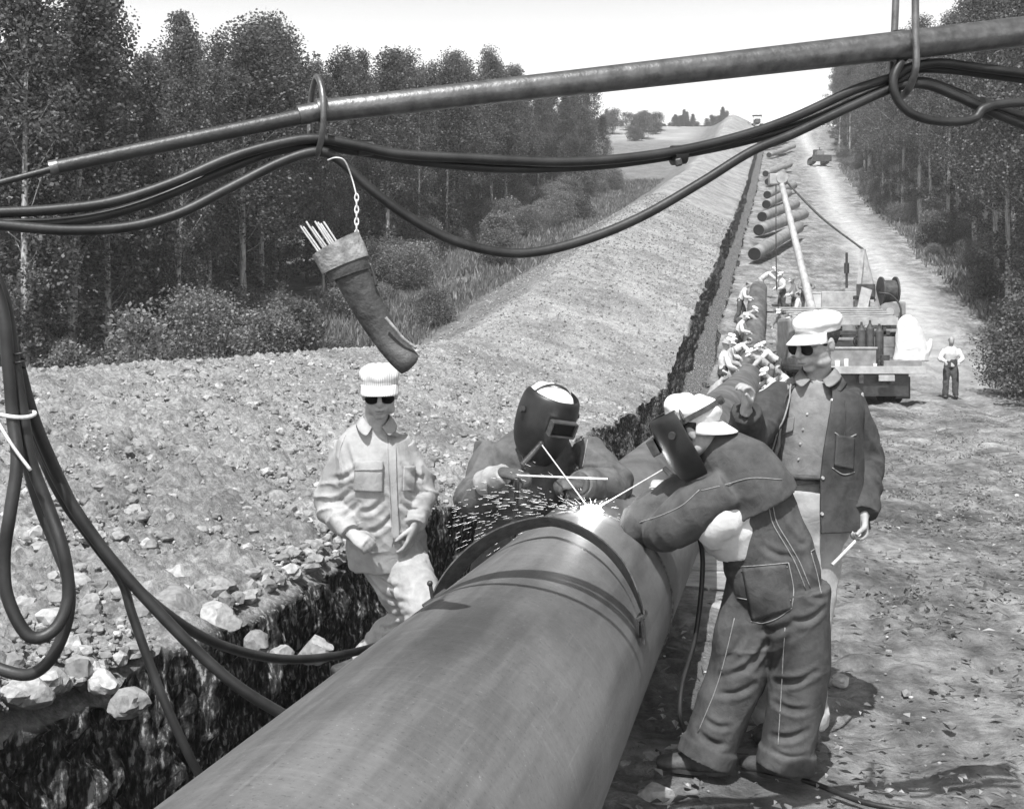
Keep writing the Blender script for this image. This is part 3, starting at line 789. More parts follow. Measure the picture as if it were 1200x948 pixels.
# ------------------------------------------------------------------ overhead boom with welding leads
def dd(x): return 2.65 + .0006 * x
def Q(px, py, off=0.0): return P(px, py, dd(px) + off)
boom = empty('cable_boom', Q(780, 78)); tag(boom, 'long tapering steel boom reaching across the top over the welders', 'boom')
def conobj(name, a, b, r1, r2, mat, parent, seg=40):
    bm = bmesh.new(); n = 40; pts = [a.lerp(b, i / n) for i in range(n + 1)]
    # keep the picture straight: gentle real sag only
    add_tube(bm, pts, list(np.linspace(r1, r2, n + 1)), seg); bmesh.ops.recalc_face_normals(bm, faces=bm.faces)
    me = bpy.data.meshes.new(name); bm.to_mesh(me); bm.free(); o = link(name, me, mat, parent, True); autosmooth(o, 60); return o
A = Q(374, 131); B = Q(1290, 27)
conobj('main_tube', A, B, .0275, .044, MAT['steel_dark'], boom)
conobj('end_tube', Q(62, 197), Q(368, 134), .0155, .019, MAT['black'], boom)
conobj('thin_rod', Q(-60, 230), Q(66, 197), .0075, .0075, MAT['black'], boom, 16)
d_ = (B - A).normalized()
MB().cyl(Q(350, 136), Q(374, 131), .024, .024, 32).cyl(Q(372, 131.3), Q(377, 130.6), .031, .031, 32).build('collar', MAT['steel_dark'], boom, True)
MB().cyl(Q(58, 198), Q(68, 196), .018, .018, 24).build('collar', MAT['steel_dark'], boom, True)
MB().cyl(Q(1050, 55), Q(1058, 54), .0445, .0445, 32).build('collar', MAT['black'], boom, True)
def hoop(px, ytop, ybot, half, r, name, label, tail=False):
    c = Q(px, (ytop + ybot) / 2); dz = (ybot - ytop) / 2 / F * c.y
    ax = Vector((d_.y, -d_.x, 0)).normalized()   # across the boom
    if not tail:
        pts = [c + ax * math.sin(a) * half + Vector((0, 0, 1)) * math.cos(a) * dz * (1 - .1 * abs(math.sin(2 * a))) + Vector((.012 * math.sin(a), 0, 0)) for a in np.linspace(0, 2 * math.pi, 49)[:-1]]
        o = tube_obj(name, pts, r, MAT['steel_dark'], None, 12, 1, True)
    else:
        pts = [c + ax * half + Vector((0, 0, dz * 2.2)), c + ax * half + Vector((0, 0, dz * .3)), c + ax * half + Vector((0, 0, -dz * .6)), c + Vector((0, 0, -dz)), c - ax * half + Vector((0, 0, -dz * .6)), c - ax * half + Vector((.01, 0, dz * .3)), c - ax * half + Vector((.02, 0, dz * 2.2))]
        o = tube_obj(name, pts, r, MAT['steel_dark'], None, 12, 8)
    reorigin(o, c); tag(o, label, 'hook'); return o
hoop(371, 90, 182, .05, .0075, 'cable_hoop', 'bent steel rod hoop over the boom, left, holding up the leads')
hoop(1058, -6, 112, .06, .010, 'cable_hook', 'long steel hook on the boom, upper right, holding up the leads', True)

cab = [
 ([(-70, 252), (0, 249), (60, 246), (130, 237), (200, 215), (270, 185), (330, 168), (372, 163), (420, 171), (470, 181), (560, 186), (650, 190), (720, 187), (800, 176), (870, 159), (930, 138), (1000, 106), (1048, 90), (1064, 80), (1100, 74), (1150, 80), (1290, 98)], 0, 'uppermost welding lead of the bundle sagging along the boom'),
 ([(-70, 264), (0, 262), (60, 262), (120, 253), (180, 235), (250, 205), (320, 178), (372, 172), (410, 176), (500, 190), (600, 198), (700, 194), (790, 182), (870, 166), (940, 146), (1010, 116), (1050, 98), (1072, 82), (1110, 82), (1160, 88), (1290, 106)], .03, 'middle welding lead of the bundle sagging along the boom'),
 ([(-70, 258), (0, 264), (80, 270), (150, 266), (210, 250), (270, 220), (330, 190), (372, 178), (398, 188), (430, 218), (480, 255), (540, 285), (610, 297), (680, 283), (750, 255), (820, 215), (880, 178), (930, 157), (1000, 124), (1052, 102), (1085, 100), (1120, 113), (1155, 129), (1200, 147), (1290, 180)], .0, 'welding lead that hangs lowest between the two hooks'),
 ([(1056, 72), (1047, 92), (1050, 113), (1064, 131), (1090, 141), (1120, 143), (1142, 139), (1152, 128), (1175, 122), (1215, 120), (1290, 118)], -.03, 'lead making a short loop below the right-hand hook'),
 ([(1056, 100), (1085, 96), (1125, 110), (1158, 124), (1210, 140), (1290, 166)], .035, 'short upper lead running off right from the hook'),
]
for pts, off, lb in cab:
    o = tube_obj('welding_cable', [Q(x, y, off) for x, y in pts], [.0122, .0128], MAT['cable'], None, 12, 7)
    reorigin(o, Q(*pts[len(pts) // 2], off)); tag(o, lb, 'cable', 'welding leads along the boom')
for (x, y, r, h, lb) in ((1155, 128, .029, .022, 'tape wrapping the leads right of the hook'), (795, 182, .026, .018, 'clip holding the leads together at mid span'), (428, 174, .020, .018, 'tape on the leads right of the hoop')):
    c = Q(x, y, .02); dr = Vector((1, .3, -.25 if x > 1000 else .12)).normalized()
    o = MB().cyl(c - dr * h, c + dr * h, r, r * .95, 20).build('cable_tie', MAT['cable'], None, True); reorigin(o, c); tag(o, 'black ' + lb, 'cable tie')
o = MB().bar(Q(794, 186), Q(796, 195), .018, .018, (0, 1, 0), .004).build('cable_clip', MAT['black']); reorigin(o, Q(795, 190)); tag(o, 'small dark clip tail hanging under the leads at mid span', 'clip')

# leads hanging down at the left edge
def HQ(px, py, d): return P(px, py, d)
hang = [
 ([(-45, 262, 2.5), (-22, 300, 2.42), (2, 360, 2.4), (10, 430, 2.4), (15, 490, 2.4), (20, 540, 2.38), (12, 600, 2.36), (5, 650, 2.36), (9, 700, 2.36), (34, 745, 2.36), (64, 737, 2.38), (80, 700, 2.4), (74, 645, 2.4), (55, 590, 2.42), (36, 540, 2.42), (27, 488, 2.42), (16, 420, 2.42), (3, 345, 2.44), (-30, 280, 2.46), (-60, 255, 2.5)], 'loop of welding lead hanging at the left edge, the inner loop'),
 ([(-60, 730, 2.45), (-20, 772, 2.44), (10, 787, 2.43), (38, 789, 2.42), (62, 768, 2.42), (79, 725, 2.43), (80, 680, 2.44), (66, 640, 2.45), (46, 590, 2.45), (29, 530, 2.45), (20, 470, 2.44), (8, 400, 2.45), (-12, 330, 2.46), (-50, 280, 2.5)], 'loop of welding lead at the left edge that hangs lowest'),
 ([(-40, 290, 2.46), (-8, 335, 2.46), (16, 405, 2.46), (36, 480, 2.48), (60, 540, 2.52), (95, 610, 2.58), (140, 668, 2.68), (190, 715, 2.8), (250, 752, 2.98), (320, 771, 3.22), (380, 770, 3.46), (440, 757, 3.75), (490, 732, 4.02), (514, 706, 4.22)], 'welding lead swinging from the left edge across to the clamp band on the pipe'),
 ([(-40, 300, 2.5), (-10, 345, 2.5), (18, 430, 2.5), (40, 500, 2.52), (75, 575, 2.54), (120, 642, 2.56), (170, 700, 2.58), (230, 762, 2.6), (280, 805, 2.62), (330, 836, 2.66), (372, 860, 2.72), (400, 890, 2.8)], 'welding lead from the left edge that ends behind the foreground pipe'),
 ([(-40, 310, 2.53), (-10, 360, 2.53), (14, 440, 2.53), (36, 505, 2.55), (70, 580, 2.57), (110, 636, 2.59), (142, 680, 2.6), (155, 720, 2.6), (180, 790, 2.6), (205, 850, 2.6), (234, 908, 2.62), (270, 960, 2.7), (300, 1020, 2.8)], 'thin lead dropping from the left bundle toward the ditch'),
]
for i, (pts, lb) in enumerate(hang):
    o = tube_obj('welding_cable', [HQ(*p) for p in pts], [.0125, .0125, .0125, .011][0] if i < 4 else .010, MAT['cable'], None, 12, 7)
    reorigin(o, HQ(*pts[len(pts) // 2])); tag(o, lb, 'cable', 'welding leads hanging at the left edge')
c = P(15, 486, 2.42)
o = tube_obj('twine_tie', [c + Vector((math.cos(a) * .043, math.sin(a) * .035 - .0, .004 * math.sin(2 * a))) for a in np.linspace(0, 6.283, 33)[:-1]], .0042, MAT['twine'], None, 8, 1, True); reorigin(o, c); tag(o, 'white twine tied round the hanging leads', 'twine')
o = tube_obj('twine_tail', [P(-4, 492, 2.36), P(8, 512, 2.355), P(20, 530, 2.36), P(36, 551, 2.37)], .0034, MAT['twine'], None, 6, 6); tag(o, 'loose pale twine end slanting across the hanging leads', 'twine')
o = tube_obj('wire_wrap', [P(22 + 9 * math.cos(a), 412 + a * 1.6, 2.43 - .03 * math.sin(a)) for a in np.linspace(0, 12, 40)], .002, MAT['black'], None, 6, 1); tag(o, 'twist of thin wire round the leads above the twine', 'wire')

# ------------------------------------------------------------------ rod pouch hanging from the leads
MAT['leather_grey'] = mat_noise('scuffed pale leather', .14, .34, 25, bump=.6, bscale=60)
MAT['leather_dark'] = mat_noise('dark oily leather', .025, .07, 14, rough=.55, bump=.5, bscale=50, spec=.4)
MAT['rod'] = mat_noise('coated electrodes', .42, .55, 60)
PD = 2.86; PS = PD / 3.72
po = empty('rod_pouch', P(412, 300, PD)); tag(po, 'leather pouch of welding rods made from a boot leg, hung on a chain', 'pouch')
def flat_tube(bm, pts, rx, ry, side, seg=24, capends=True):
    rings = []; pts = [Vector(p) for p in pts]; n = len(pts); side = Vector(side)
    for i in range(n):
        t = (pts[min(i + 1, n - 1)] - pts[max(i - 1, 0)]).normalized()
        s = (side - t * side.dot(t)).normalized(); u = t.cross(s)
        rings.append([bm.verts.new(pts[i] + s * math.cos(2 * math.pi * k / seg) * rx[i] + u * math.sin(2 * math.pi * k / seg) * ry[i]) for k in range(seg)])
    for a, b in zip(rings[:-1], rings[1:]):
        for k in range(seg): bm.faces.new((a[k], a[(k + 1) % seg], b[(k + 1) % seg], b[k]))
    if capends: bm.faces.new(list(reversed(rings[0]))); bm.faces.new(rings[-1])
    return rings
def shell(name, pts, rx, ry, side, mat, parent, thick=.005, cap=(False, False)):
    rx = [v * PS for v in rx]; ry = [v * PS for v in ry]; thick *= PS
    bm = bmesh.new(); rg = flat_tube(bm, pts, rx, ry, side, 28, False)
    if cap[1]: bm.faces.new(rg[-1])
    if cap[0]: bm.faces.new(list(reversed(rg[0])))
    bmesh.ops.recalc_face_normals(bm, faces=bm.faces)
    bmesh.ops.solidify(bm, geom=bm.faces[:], thickness=thick); bmesh.ops.recalc_face_normals(bm, faces=bm.faces)
    me = bpy.data.meshes.new(name); bm.to_mesh(me); bm.free(); o = link(name, me, mat, parent, True); autosmooth(o, 50); return o
sd = (1, 0, .32)
shell('cuff', [P(393, 286, PD), P(400, 299, PD), P(405, 311, PD)], [.082, .081, .078], [.055, .053, .05], sd, MAT['leather_grey'], po)
shell('cuff_band', [P(405, 309, PD), P(410, 323, PD)], [.071, .066], [.046, .044], sd, MAT['leather_dark'], po)
shell('sleeve', catmull([P(408, 314, PD), P(420, 338, PD), P(436, 368, PD), P(452, 394, PD), P(466, 412, PD - .01), P(478, 425, PD - .02), P(483, 430, PD - .02)], 4),
      list(np.interp(range(25), [0, 5, 12, 18, 22, 24], [.056, .052, .043, .042, .038, .018])), list(np.interp(range(25), [0, 12, 20, 24], [.036, .03, .026, .010])), sd, MAT['leather_dark'], po, .005, (False, True))
tube_obj('stitching', [P(452, 372, PD - .045), P(462, 384, PD - .045), P(474, 398, PD - .04), P(488, 408, PD - .03)], .004, MAT['leather_grey'], po, 6, 6)
rr = random.Random(4)
for i in range(9):
    bx, by = 378 + i * 2.9, 300 - i * .9; tx, ty = 352 + i * 3.4, 264 - rr.uniform(-3, 5)
    z0 = PD + rr.uniform(-.03, .03)
    MB().cyl(P(bx + 14, by + 22, z0), P(tx, ty, z0 + rr.uniform(-.01, .01)), .0023, .0023, 8).build('welding_rod', MAT['rod'], po)
# chain
for i in range(7):
    cc = P(418, 232 + i * 7, PD); a = i * 1.57
    mb = bmesh.new(); add_tube(mb, [cc + Vector((math.cos(a) * math.cos(b) * .0045, math.sin(a) * math.cos(b) * .0045, math.sin(b) * .0095)) for b in np.linspace(0, 6.283, 17)[:-1]], .0018, 6, True)
    me = bpy.data.meshes.new('chain_link'); mb.to_mesh(me); mb.free(); link('chain_link', me, MAT['twine'], po, True)
tube_obj('hanger_wire', [P(384, 188, PD), P(394, 185, PD - .03), P(404, 189, PD - .02), P(412, 208, PD), P(418, 230, PD)], .0018, MAT['twine'], po, 6, 6)
tube_obj('rivet_strap', [P(434, 309, PD - .02), P(438, 322, PD - .02), P(441, 336, PD - .02)], .004, MAT['black'], po, 6, 4)

# ------------------------------------------------------------------ pale boulders
for i, a in enumerate([(207, 615, 8.2, .11, 'stone', 'pale fist-shaped boulder high on the ditch lip at the left'), (62, 778, 6.1, .10, 'stone', 'white flat boulder at the left edge beneath the hanging loops'),
          (120, 752, 6.25, .085, 'stone', 'round white boulder right of the hanging loops'), (205, 652, 7.6, .17, 'clod', 'broad grey boulder on the bank, left one of a pair'), (252, 648, 7.6, .16, 'clod', 'broad grey boulder on the bank, right one of a pair'),
          (300, 672, 7.1, .08, 'clod', 'small angular boulder between the pair and the capped man'), (370, 662, 6.9, .10, 'clod', 'upright grey boulder beside the capped man'), (92, 640, 7.6, .09, 'stone', 'white boulder right behind the hanging leads'),
          (150, 790, 5.9, .10, 'clod', 'grey boulder at the lip left of the thin lead'), (30, 800, 5.9, .12, 'clod', 'grey boulder at the lower left under the loops'), (330, 700, 6.8, .07, 'clod', 'rough grey boulder on the lip left of the capped man')]):
    px, py, d, r, m_, lb = a
    L = Lof(P(px, py, d).x, d)
    o = rock('boulder', px, py, d, r, MAT[m_], lb, i + 3)
    o.location.z = float(bank_z(np.array(L), np.array(d))) + r * .05 + .03
for i, (px, py, r, lb) in enumerate(((843, 712, .075, 'pale stone in the pipe shadow behind the bending welder'), (985, 795, .055, 'light stone right behind the bending welder\'s leg'), (768, 928, .07, 'pale stone at the bottom, left of the welder\'s boots'), (862, 690, .06, 'small pale stone beside the pipe under the welder'))):
    c = PY(px, py, .03); o = rock('stone', px, py, c.y, r, MAT['stone'], lb, 40 + i, (1.2, 1, .6), 'pale stones on the work strip', 'stone'); o.location.z = r * .3
# ------------------------------------------------------------------ people
def cloth_mat(name, lo, hi, scale=14, bump=.35, weave=260, seamy=False, rough=.92):
    m, t, b = node_mat(name)
    tc = N(t, 'ShaderNodeNewGeometry')
    n1 = N(t, 'ShaderNodeTexNoise', Scale=scale, Detail=6, Roughness=.65); t.links.new(tc.outputs['Position'], n1.inputs[0])
    t.links.new(ramp(t, n1.outputs[0], [(.36, lo), (.64, hi)]), b.inputs['Base Color'])
    n2 = N(t, 'ShaderNodeTexNoise', Scale=weave, Detail=2); t.links.new(tc.outputs['Position'], n2.inputs[0])
    n3 = N(t, 'ShaderNodeTexNoise', Scale=17, Detail=4, Distortion=1.6); t.links.new(tc.outputs['Position'], n3.inputs[0])
    b1 = N(t, 'ShaderNodeBump', Strength=bump, Distance=.002); t.links.new(n2.outputs[0], b1.inputs['Height'])
    b2 = N(t, 'ShaderNodeBump', Strength=.30, Distance=.012); t.links.new(n3.outputs[0], b2.inputs['Height']); t.links.new(b1.outputs[0], b2.inputs['Normal'])
    t.links.new(b2.outputs[0], b.inputs['Normal'])
    b.inputs['Roughness'].default_value = rough; b.inputs['Specular IOR Level'].default_value = .15
    return m
MAT['skin'] = mat_noise('tanned skin', .27, .38, 30, rough=.55, bump=.15, bscale=200, bdist=.001, spec=.35)
MAT['lip'] = mat_noise('lips', .14, .18, 30, rough=.5)
MAT['hair'] = mat_noise('dark hair', .02, .05, 60, bump=1, bscale=150, rough=.6)
MAT['denim'] = cloth_mat('dark denim', .055, .10, 9)
MAT['jacket'] = cloth_mat('dark chore coat', .04, .072, 10)
MAT['suede'] = cloth_mat('dark welding leather', .085, .14, 12, rough=.7)
MAT['cape'] = cloth_mat('welding cape', .06, .10, 10)
MAT['shirt_light'] = cloth_mat('bleached work shirt', .27, .38, 10)
MAT['shirt_mid'] = cloth_mat('grey work shirt', .16, .24, 14)
MAT['khaki'] = cloth_mat('pale work trousers', .29, .42, 8)
MAT['trouser_mid'] = cloth_mat('grey trousers', .30, .42, 10)
MAT['tshirt'] = cloth_mat('white shirt', .50, .62, 10, .2)
MAT['cap_white'] = cloth_mat('white cap cloth', .64, .76, 10, .2)
MAT['gauntlet'] = cloth_mat('pale glove cuff', .24, .36, 18)
MAT['glove'] = cloth_mat('dark leather glove', .05, .10, 20, rough=.6)
MAT['boot'] = mat_noise('work boot', .04, .09, 20, rough=.6, bump=.4, bscale=80)
MAT['lens'] = mat_noise('dark glass', .005, .009, 4, rough=.22, bump=0, spec=.5)
MAT['thread'] = mat_noise('pale stitching', .2, .28, 80)
MAT['brass'] = mat_noise('metal button', .6, .7, 30, rough=.35, metal=.6)
MAT['helmet'] = mat_noise('black fibre mask', .010, .028, 9, rough=.42, bump=.25, bscale=30, bdist=.004, spec=.5)
# striped cloth
m, t, b = node_mat('striped cap cloth'); tc = N(t, 'ShaderNodeTexCoord'); wv = N(t, 'ShaderNodeTexWave', Scale=32.0, Distortion=.4); wv.bands_direction = 'X'
t.links.new(tc.outputs['Object'], wv.inputs[0]); t.links.new(ramp(t, wv.outputs[0], [(.35, .42), (.6, .62)]), b.inputs['Base Color']); b.inputs['Roughness'].default_value = .9
MAT['cap_stripe'] = m

def spline_vals(v, n):  # resample list of scalars like catmull resamples points
    m = len(v); return list(np.interp(np.linspace(0, m - 1, (m - 1) * n + 1), range(m), v))
def loft(bm, pts, rx, ry, side, n=6, seg=28):
    P_ = catmull(pts, n); k = n if len(pts) >= 3 else 1
    if len(pts) < 3:
        P_ = [Vector(pts[0]).lerp(Vector(pts[1]), i / n) for i in range(n + 1)]; k = n
    flat_tube(bm, P_, spline_vals(rx, k), spline_vals(ry, k), side, seg)
def ell(bm, c, r, R=None, sub=3):
    m = Matrix.Translation(Vector(c)) @ (R.to_4x4() if R is not None else Matrix()) @ Matrix.Diagonal((r[0], r[1], r[2], 1))
    bmesh.ops.create_icosphere(bm, subdivisions=sub, radius=1, matrix=m)
def fuse(bm, voxel, smooth=6, fac=.5):
    bmesh.ops.recalc_face_normals(bm, faces=bm.faces)
    me = bpy.data.meshes.new('tmp'); bm.to_mesh(me); bm.free()
    o = bpy.data.objects.new('tmp', me); COL.objects.link(o)
    r = o.modifiers.new('r', 'REMESH'); r.mode = 'VOXEL'; r.voxel_size = voxel; r.use_smooth_shade = True
    if smooth: s = o.modifiers.new('s', 'SMOOTH'); s.factor = fac; s.iterations = smooth
    dg = bpy.context.evaluated_depsgraph_get(); out = bpy.data.meshes.new_from_object(o.evaluated_get(dg))
    bpy.data.objects.remove(o, do_unlink=True); bpy.data.meshes.remove(me); return out
def folds(me, amp, seed, freq=9.0, joints=(), flow=(0, 0, 1)):
    """cloth folds: ridged drapery noise, stronger at the given joints (point, radius, gain)"""
    n = len(me.vertices); co = np.empty(n * 3, np.float32); me.vertices.foreach_get('co', co); co = co.reshape(-1, 3).astype(float)
    no = np.empty(n * 3, np.float32); me.vertex_normals.foreach_get('vector', no); no = no.reshape(-1, 3)
    f = Vector(flow).normalized(); a = f.orthogonal().normalized(); b = f.cross(a)
    F3 = co @ np.array(f); A3 = co @ np.array(a); B3 = co @ np.array(b)
    w = .25 * vnoise(A3 * 3, B3 * 3, F3 * 3, seed + 9)
    # diagonal drag folds in two directions and cross creases
    def ridge(v): return (1 - np.abs(v)) ** 2.2
    r1 = ridge(vnoise(A3 * freq + F3 * freq * .35 + w * 4, B3 * freq, F3 * freq * .30 + w, seed))
    r2 = ridge(vnoise(A3 * freq * .7 - F3 * freq * .5, B3 * freq * .7, F3 * freq * .8 + w * 3, seed + 3))
    m = .5 + .5 * vnoise(A3 * 2.2, B3 * 2.2, F3 * 2.2, seed + 5)
    d = amp * ((r1 - .45) * (.35 + .65 * m) + (r2 - .45) * (1 - m) * .7)
    for (c, rad, gain) in joints:
        q = np.linalg.norm(co - np.array(c), axis=1); k = np.exp(-(q / rad) ** 2)
        r3 = ridge(vnoise(A3 * freq * .8, B3 * freq * .8 , F3 * freq * 1.7 + w * 6 + A3 * 11 + B3 * 5, seed + 7)) - .45
        d = d + amp * gain * k * r3 * 1.7
    co = co + no * d[:, None]
    me.vertices.foreach_set('co', co.astype(np.float32).ravel()); me.update(); return me
def crease(me, segs):
    """pressed-in creases with a raised lip, each given by the two photo points it runs between"""
    bv = BVHTree.FromPolygons([v.co for v in me.vertices], [tuple(p.vertices) for p in me.polygons])
    n = len(me.vertices); co = np.empty(n * 3, np.float32); me.vertices.foreach_get('co', co); co = co.reshape(-1, 3).astype(float)
    no = np.empty(n * 3, np.float32); me.vertex_normals.foreach_get('vector', no); no = no.reshape(-1, 3); d_all = np.zeros(n)
    for (a, b_, dep, w) in segs:
        pts = []
        for i in range(9):
            u = i / 8; bow = 5 * math.sin(math.pi * u); p, q = project([bv], a[0] + (b_[0] - a[0]) * u, a[1] + (b_[1] - a[1]) * u + bow, 0)
            if p is not None: pts.append(np.array(p))
        if len(pts) < 3: continue
        best = np.full(n, 9.0); tt = np.zeros(n)
        for i in range(len(pts) - 1):
            e = pts[i + 1] - pts[i]; L2 = max(1e-9, e @ e); t_ = np.clip(((co - pts[i]) @ e) / L2, 0, 1); q = np.linalg.norm(co - pts[i] - t_[:, None] * e, axis=1)
            m = q < best; best[m] = q[m]; tt[m] = (i + t_[m]) / (len(pts) - 1)
        k = np.sin(np.pi * np.clip(tt, .04, .96)) ** .6
        d_all += k * dep * .62 * (-np.exp(-(best / w) ** 2) + .55 * np.exp(-((best - 1.9 * w) / w) ** 2))
    me.vertices.foreach_set('co', (co + no * d_all[:, None]).astype(np.float32).ravel()); me.update()
def frame(face, up=(0, 0, 1)):
    y = Vector(face).normalized(); u = Vector(up); x = y.cross(u).normalized(); z = x.cross(y)
    return Matrix((x, y, z)).transposed()

def head_shapes(bm, c, R, s=1.0):
    def e(p, r): ell(bm, c + R @ (Vector(p) * s), [v * s for v in r], R)
    e((0, -.012, .03), (.074, .096, .086)); e((0, .018, -.035), (.066, .066, .078)); e((0, .058, -.094), (.026, .024, .020))
    e((0, .074, .020), (.050, .020, .013)); e((0, .072, -.058), (.036, .026, .026)); e((.036, .058, -.022), (.024, .024, .02)); e((-.036, .058, -.022), (.024, .024, .02))
    e((.042, .018, -.075), (.026, .038, .026)); e((-.042, .018, -.075), (.026, .038, .026))
    for k in (-1, 1): e((.074 * k, -.006, -.012), (.009, .018, .031)); e((.012 * k, .094, -.034), (.009, .010, .008))
    loft(bm, [c + R @ (Vector(p) * s) for p in ((0, .086, .018), (0, .098, -.008), (0, .110, -.032), (0, .096, -.044))], [.009 * s, .010 * s, .013 * s, .010 * s], [.010 * s, .011 * s, .012 * s, .008 * s], R @ Vector((1, 0, 0)), 3, 12)
    e((0, .094, -.060), (.021, .011, .006)); e((0, .092, -.072), (.020, .011, .007))

def hand_shapes(bm, w, d, pn, curl=.5, s=1.0, thumb=1, spread=.12, fat=1.0):
    """w wrist point, d direction of the fingers, pn direction the palm faces, thumb +-1 = which side"""
    d = Vector(d).normalized(); pn = Vector(pn); pn = (pn - d * pn.dot(d)).normalized(); x = d.cross(pn).normalized() * thumb
    loft(bm, [w - d * .03, w + d * .01, w + d * .05 * s, w + d * .088 * s], [.026 * fat, .029 * fat, .040 * s * fat, .039 * s * fat], [.019 * fat, .018 * fat, .015 * fat, .013 * fat], x, 3, 16)
    for i, (off, ln) in enumerate(((.030, .074), (.010, .084), (-.011, .078), (-.030, .062))):
        p = w + (d * .080 + x * off) * s; a = curl * (1 + .08 * i); q = d.copy() + x * off * spread * 8; q.normalize()
        pts = [p - q * .02, p]; ang = 0
        for k, fr in enumerate((.45, .32, .23)):
            ang += a * (1.0, 1.15, .8)[k]
            v = (q * math.cos(ang) + pn * math.sin(ang)).normalized(); p = p + v * ln * fr * s; pts.append(p)
        loft(bm, pts, [.010 * fat, .010 * fat, .0092 * fat, .0085 * fat, .0065 * fat], [.010 * fat, .010 * fat, .0092 * fat, .0085 * fat, .0065 * fat], x, 3, 10)
    b0 = w + d * .022 * s + x * .022 * s + pn * .006
    v1 = (d * .75 + x * .65 + pn * .35).normalized(); v2 = (d * .85 + x * .15 + pn * (.4 + .5 * curl)).normalized()
    loft(bm, [b0, b0 + v1 * .038 * s, b0 + v1 * .038 * s + v2 * .032 * s, b0 + v1 * .038 * s + v2 * .056 * s], [.014 * fat, .0125 * fat, .0105 * fat, .0075 * fat], [.014 * fat, .0125 * fat, .0105 * fat, .0075 * fat], pn, 3, 12)

def limb_pts(a, b, c): return [a, a.lerp(b, .5), b, b.lerp(c, .5), c]
def body_mesh(J, voxel=.006, fat=1.0, hands=True):
    bm = bmesh.new(); sd = J['side']
    loft(bm, J['spine'], [.14, .16, .15, .165, .15, .055], [.09, .105, .10, .11, .085, .055], sd, 5, 24)
    loft(bm, [J['spine'][-1] - (J['head'] - J['spine'][-1]) * .3, J['spine'][-1].lerp(J['head'], .35), J['head'] - J['R'] @ Vector((0, .005, .05))], [.060, .054, .052], [.062, .056, .054], sd, 4, 20)
    head_shapes(bm, J['head'], J['R'], J.get('hs', 1.0))
    for s in 'ab':
        sh, el, wr = J['sh' + s], J['el' + s], J['wr' + s]
        loft(bm, limb_pts(sh, el, wr), [.052, .048, .040, .038, .025], [.052, .046, .038, .034, .022], sd, 4, 16)
        if hands:
            h = J['hand' + s]; hand_shapes(bm, wr, h[0], h[1], h[2], h[4] if len(h) > 4 else 1.0, h[3], fat=fat)
        hp, kn, an, toe = J['hip' + s], J['kn' + s], J['an' + s], J['toe' + s]
        loft(bm, limb_pts(hp, kn, an), [.082, .072, .055, .052, .036], [.085, .075, .056, .055, .038], sd, 4, 16)
    return fuse(bm, voxel, 3)

def boots(parent, J, mat, which='ab', s=1.0):
    for k in which:
        an, toe = J['an' + k], J['toe' + k]; t = Vector((toe.x, toe.y, 0)).normalized(); x = t.cross(Vector((0, 0, 1)))
        g = an.z - .075
        bm = bmesh.new()
        loft(bm, [an + Vector((0, 0, .09)), an + Vector((0, 0, .03)), Vector((an.x, an.y, g + .05)) + t * .01, Vector((an.x, an.y, g + .035)) + t * .0], [.048, .046, .045, .04], [.055, .05, .06, .06], x, 4, 16)
        b0 = Vector((an.x, an.y, g + .045))
        loft(bm, [b0 - t * .075, b0 - t * .04, b0 + t * .05 + Vector((0, 0, .008)), b0 + t * .12 - Vector((0, 0, .004)), b0 + t * .185 - Vector((0, 0, .012)), b0 + t * .2 - Vector((0, 0, .015))], [.025, .038, .042, .050, .038, .02], [.03, .042, .042, .034, .028, .016], x, 4, 16)
        me = fuse(bm, .007, 3)
        for v in me.vertices:
            if v.co.z < g + .004: v.co.z = g + .004
        o = link('boot', me, mat, parent, True)
        # sole welt
        pts = [b0 + t * (.055 + .145 * math.cos(a)) + x * (.044 + .004 * math.cos(a)) * math.sin(a) + Vector((0, 0, -.036)) for a in np.linspace(0, 6.283, 41)[:-1]]
        bm = bmesh.new(); vs = [bm.verts.new(p) for p in pts]; f = bm.faces.new(vs); r = bmesh.ops.extrude_face_region(bm, geom=[f]); bmesh.ops.translate(bm, vec=(0, 0, .016), verts=[v for v in r['geom'] if isinstance(v, bmesh.types.BMVert)])
        bmesh.ops.recalc_face_normals(bm, faces=bm.faces); me = bpy.data.meshes.new('sole'); bm.to_mesh(me); bm.free(); link('sole', me, MAT['black'], o, False, world=False) if False else link('sole', me, MAT['black'], parent, False)

def trousers(parent, J, mat, r=(.105, .10, .09, .09, .085), seed=1, amp=.013, cuffs=True, extra=None, voxel=.008, name='trousers', low=None, freq=9.0, creases=None):
    bm = bmesh.new(); sd = J['side']
    if extra: extra(bm)
    sp = J['spine']; loft(bm, [sp[0] - (sp[1] - sp[0]) * .25, sp[0], sp[1], sp[1].lerp(sp[2], .55)], [.12, .165, .178, .16], [.09, .118, .122, .112], sd, 4, 28)
    for k in 'ab':
        hp, kn, an = J['hip' + k], J['kn' + k], J['an' + k]
        e = an + (an - kn).normalized() * .02
        loft(bm, [hp + (hp - kn) * .05] + limb_pts(hp, kn, e)[1:], r, [v * 1.04 for v in r], sd, 5, 24)
        if cuffs: loft(bm, [e - (an - kn).normalized() * .07, e], [r[-1] + .012] * 2, [r[-1] + .014] * 2, sd, 3, 24)
    me = fuse(bm, voxel, 7)
    if creases: crease(me, creases)
    folds(me, amp, seed, freq, [(J['kna'], .14, .35), (J['knb'], .14, .35), (J['ana'], .12, .5), (J['anb'], .12, .5), (J['spine'][0], .2, .3)])
    return link(name, me, mat, parent, True)

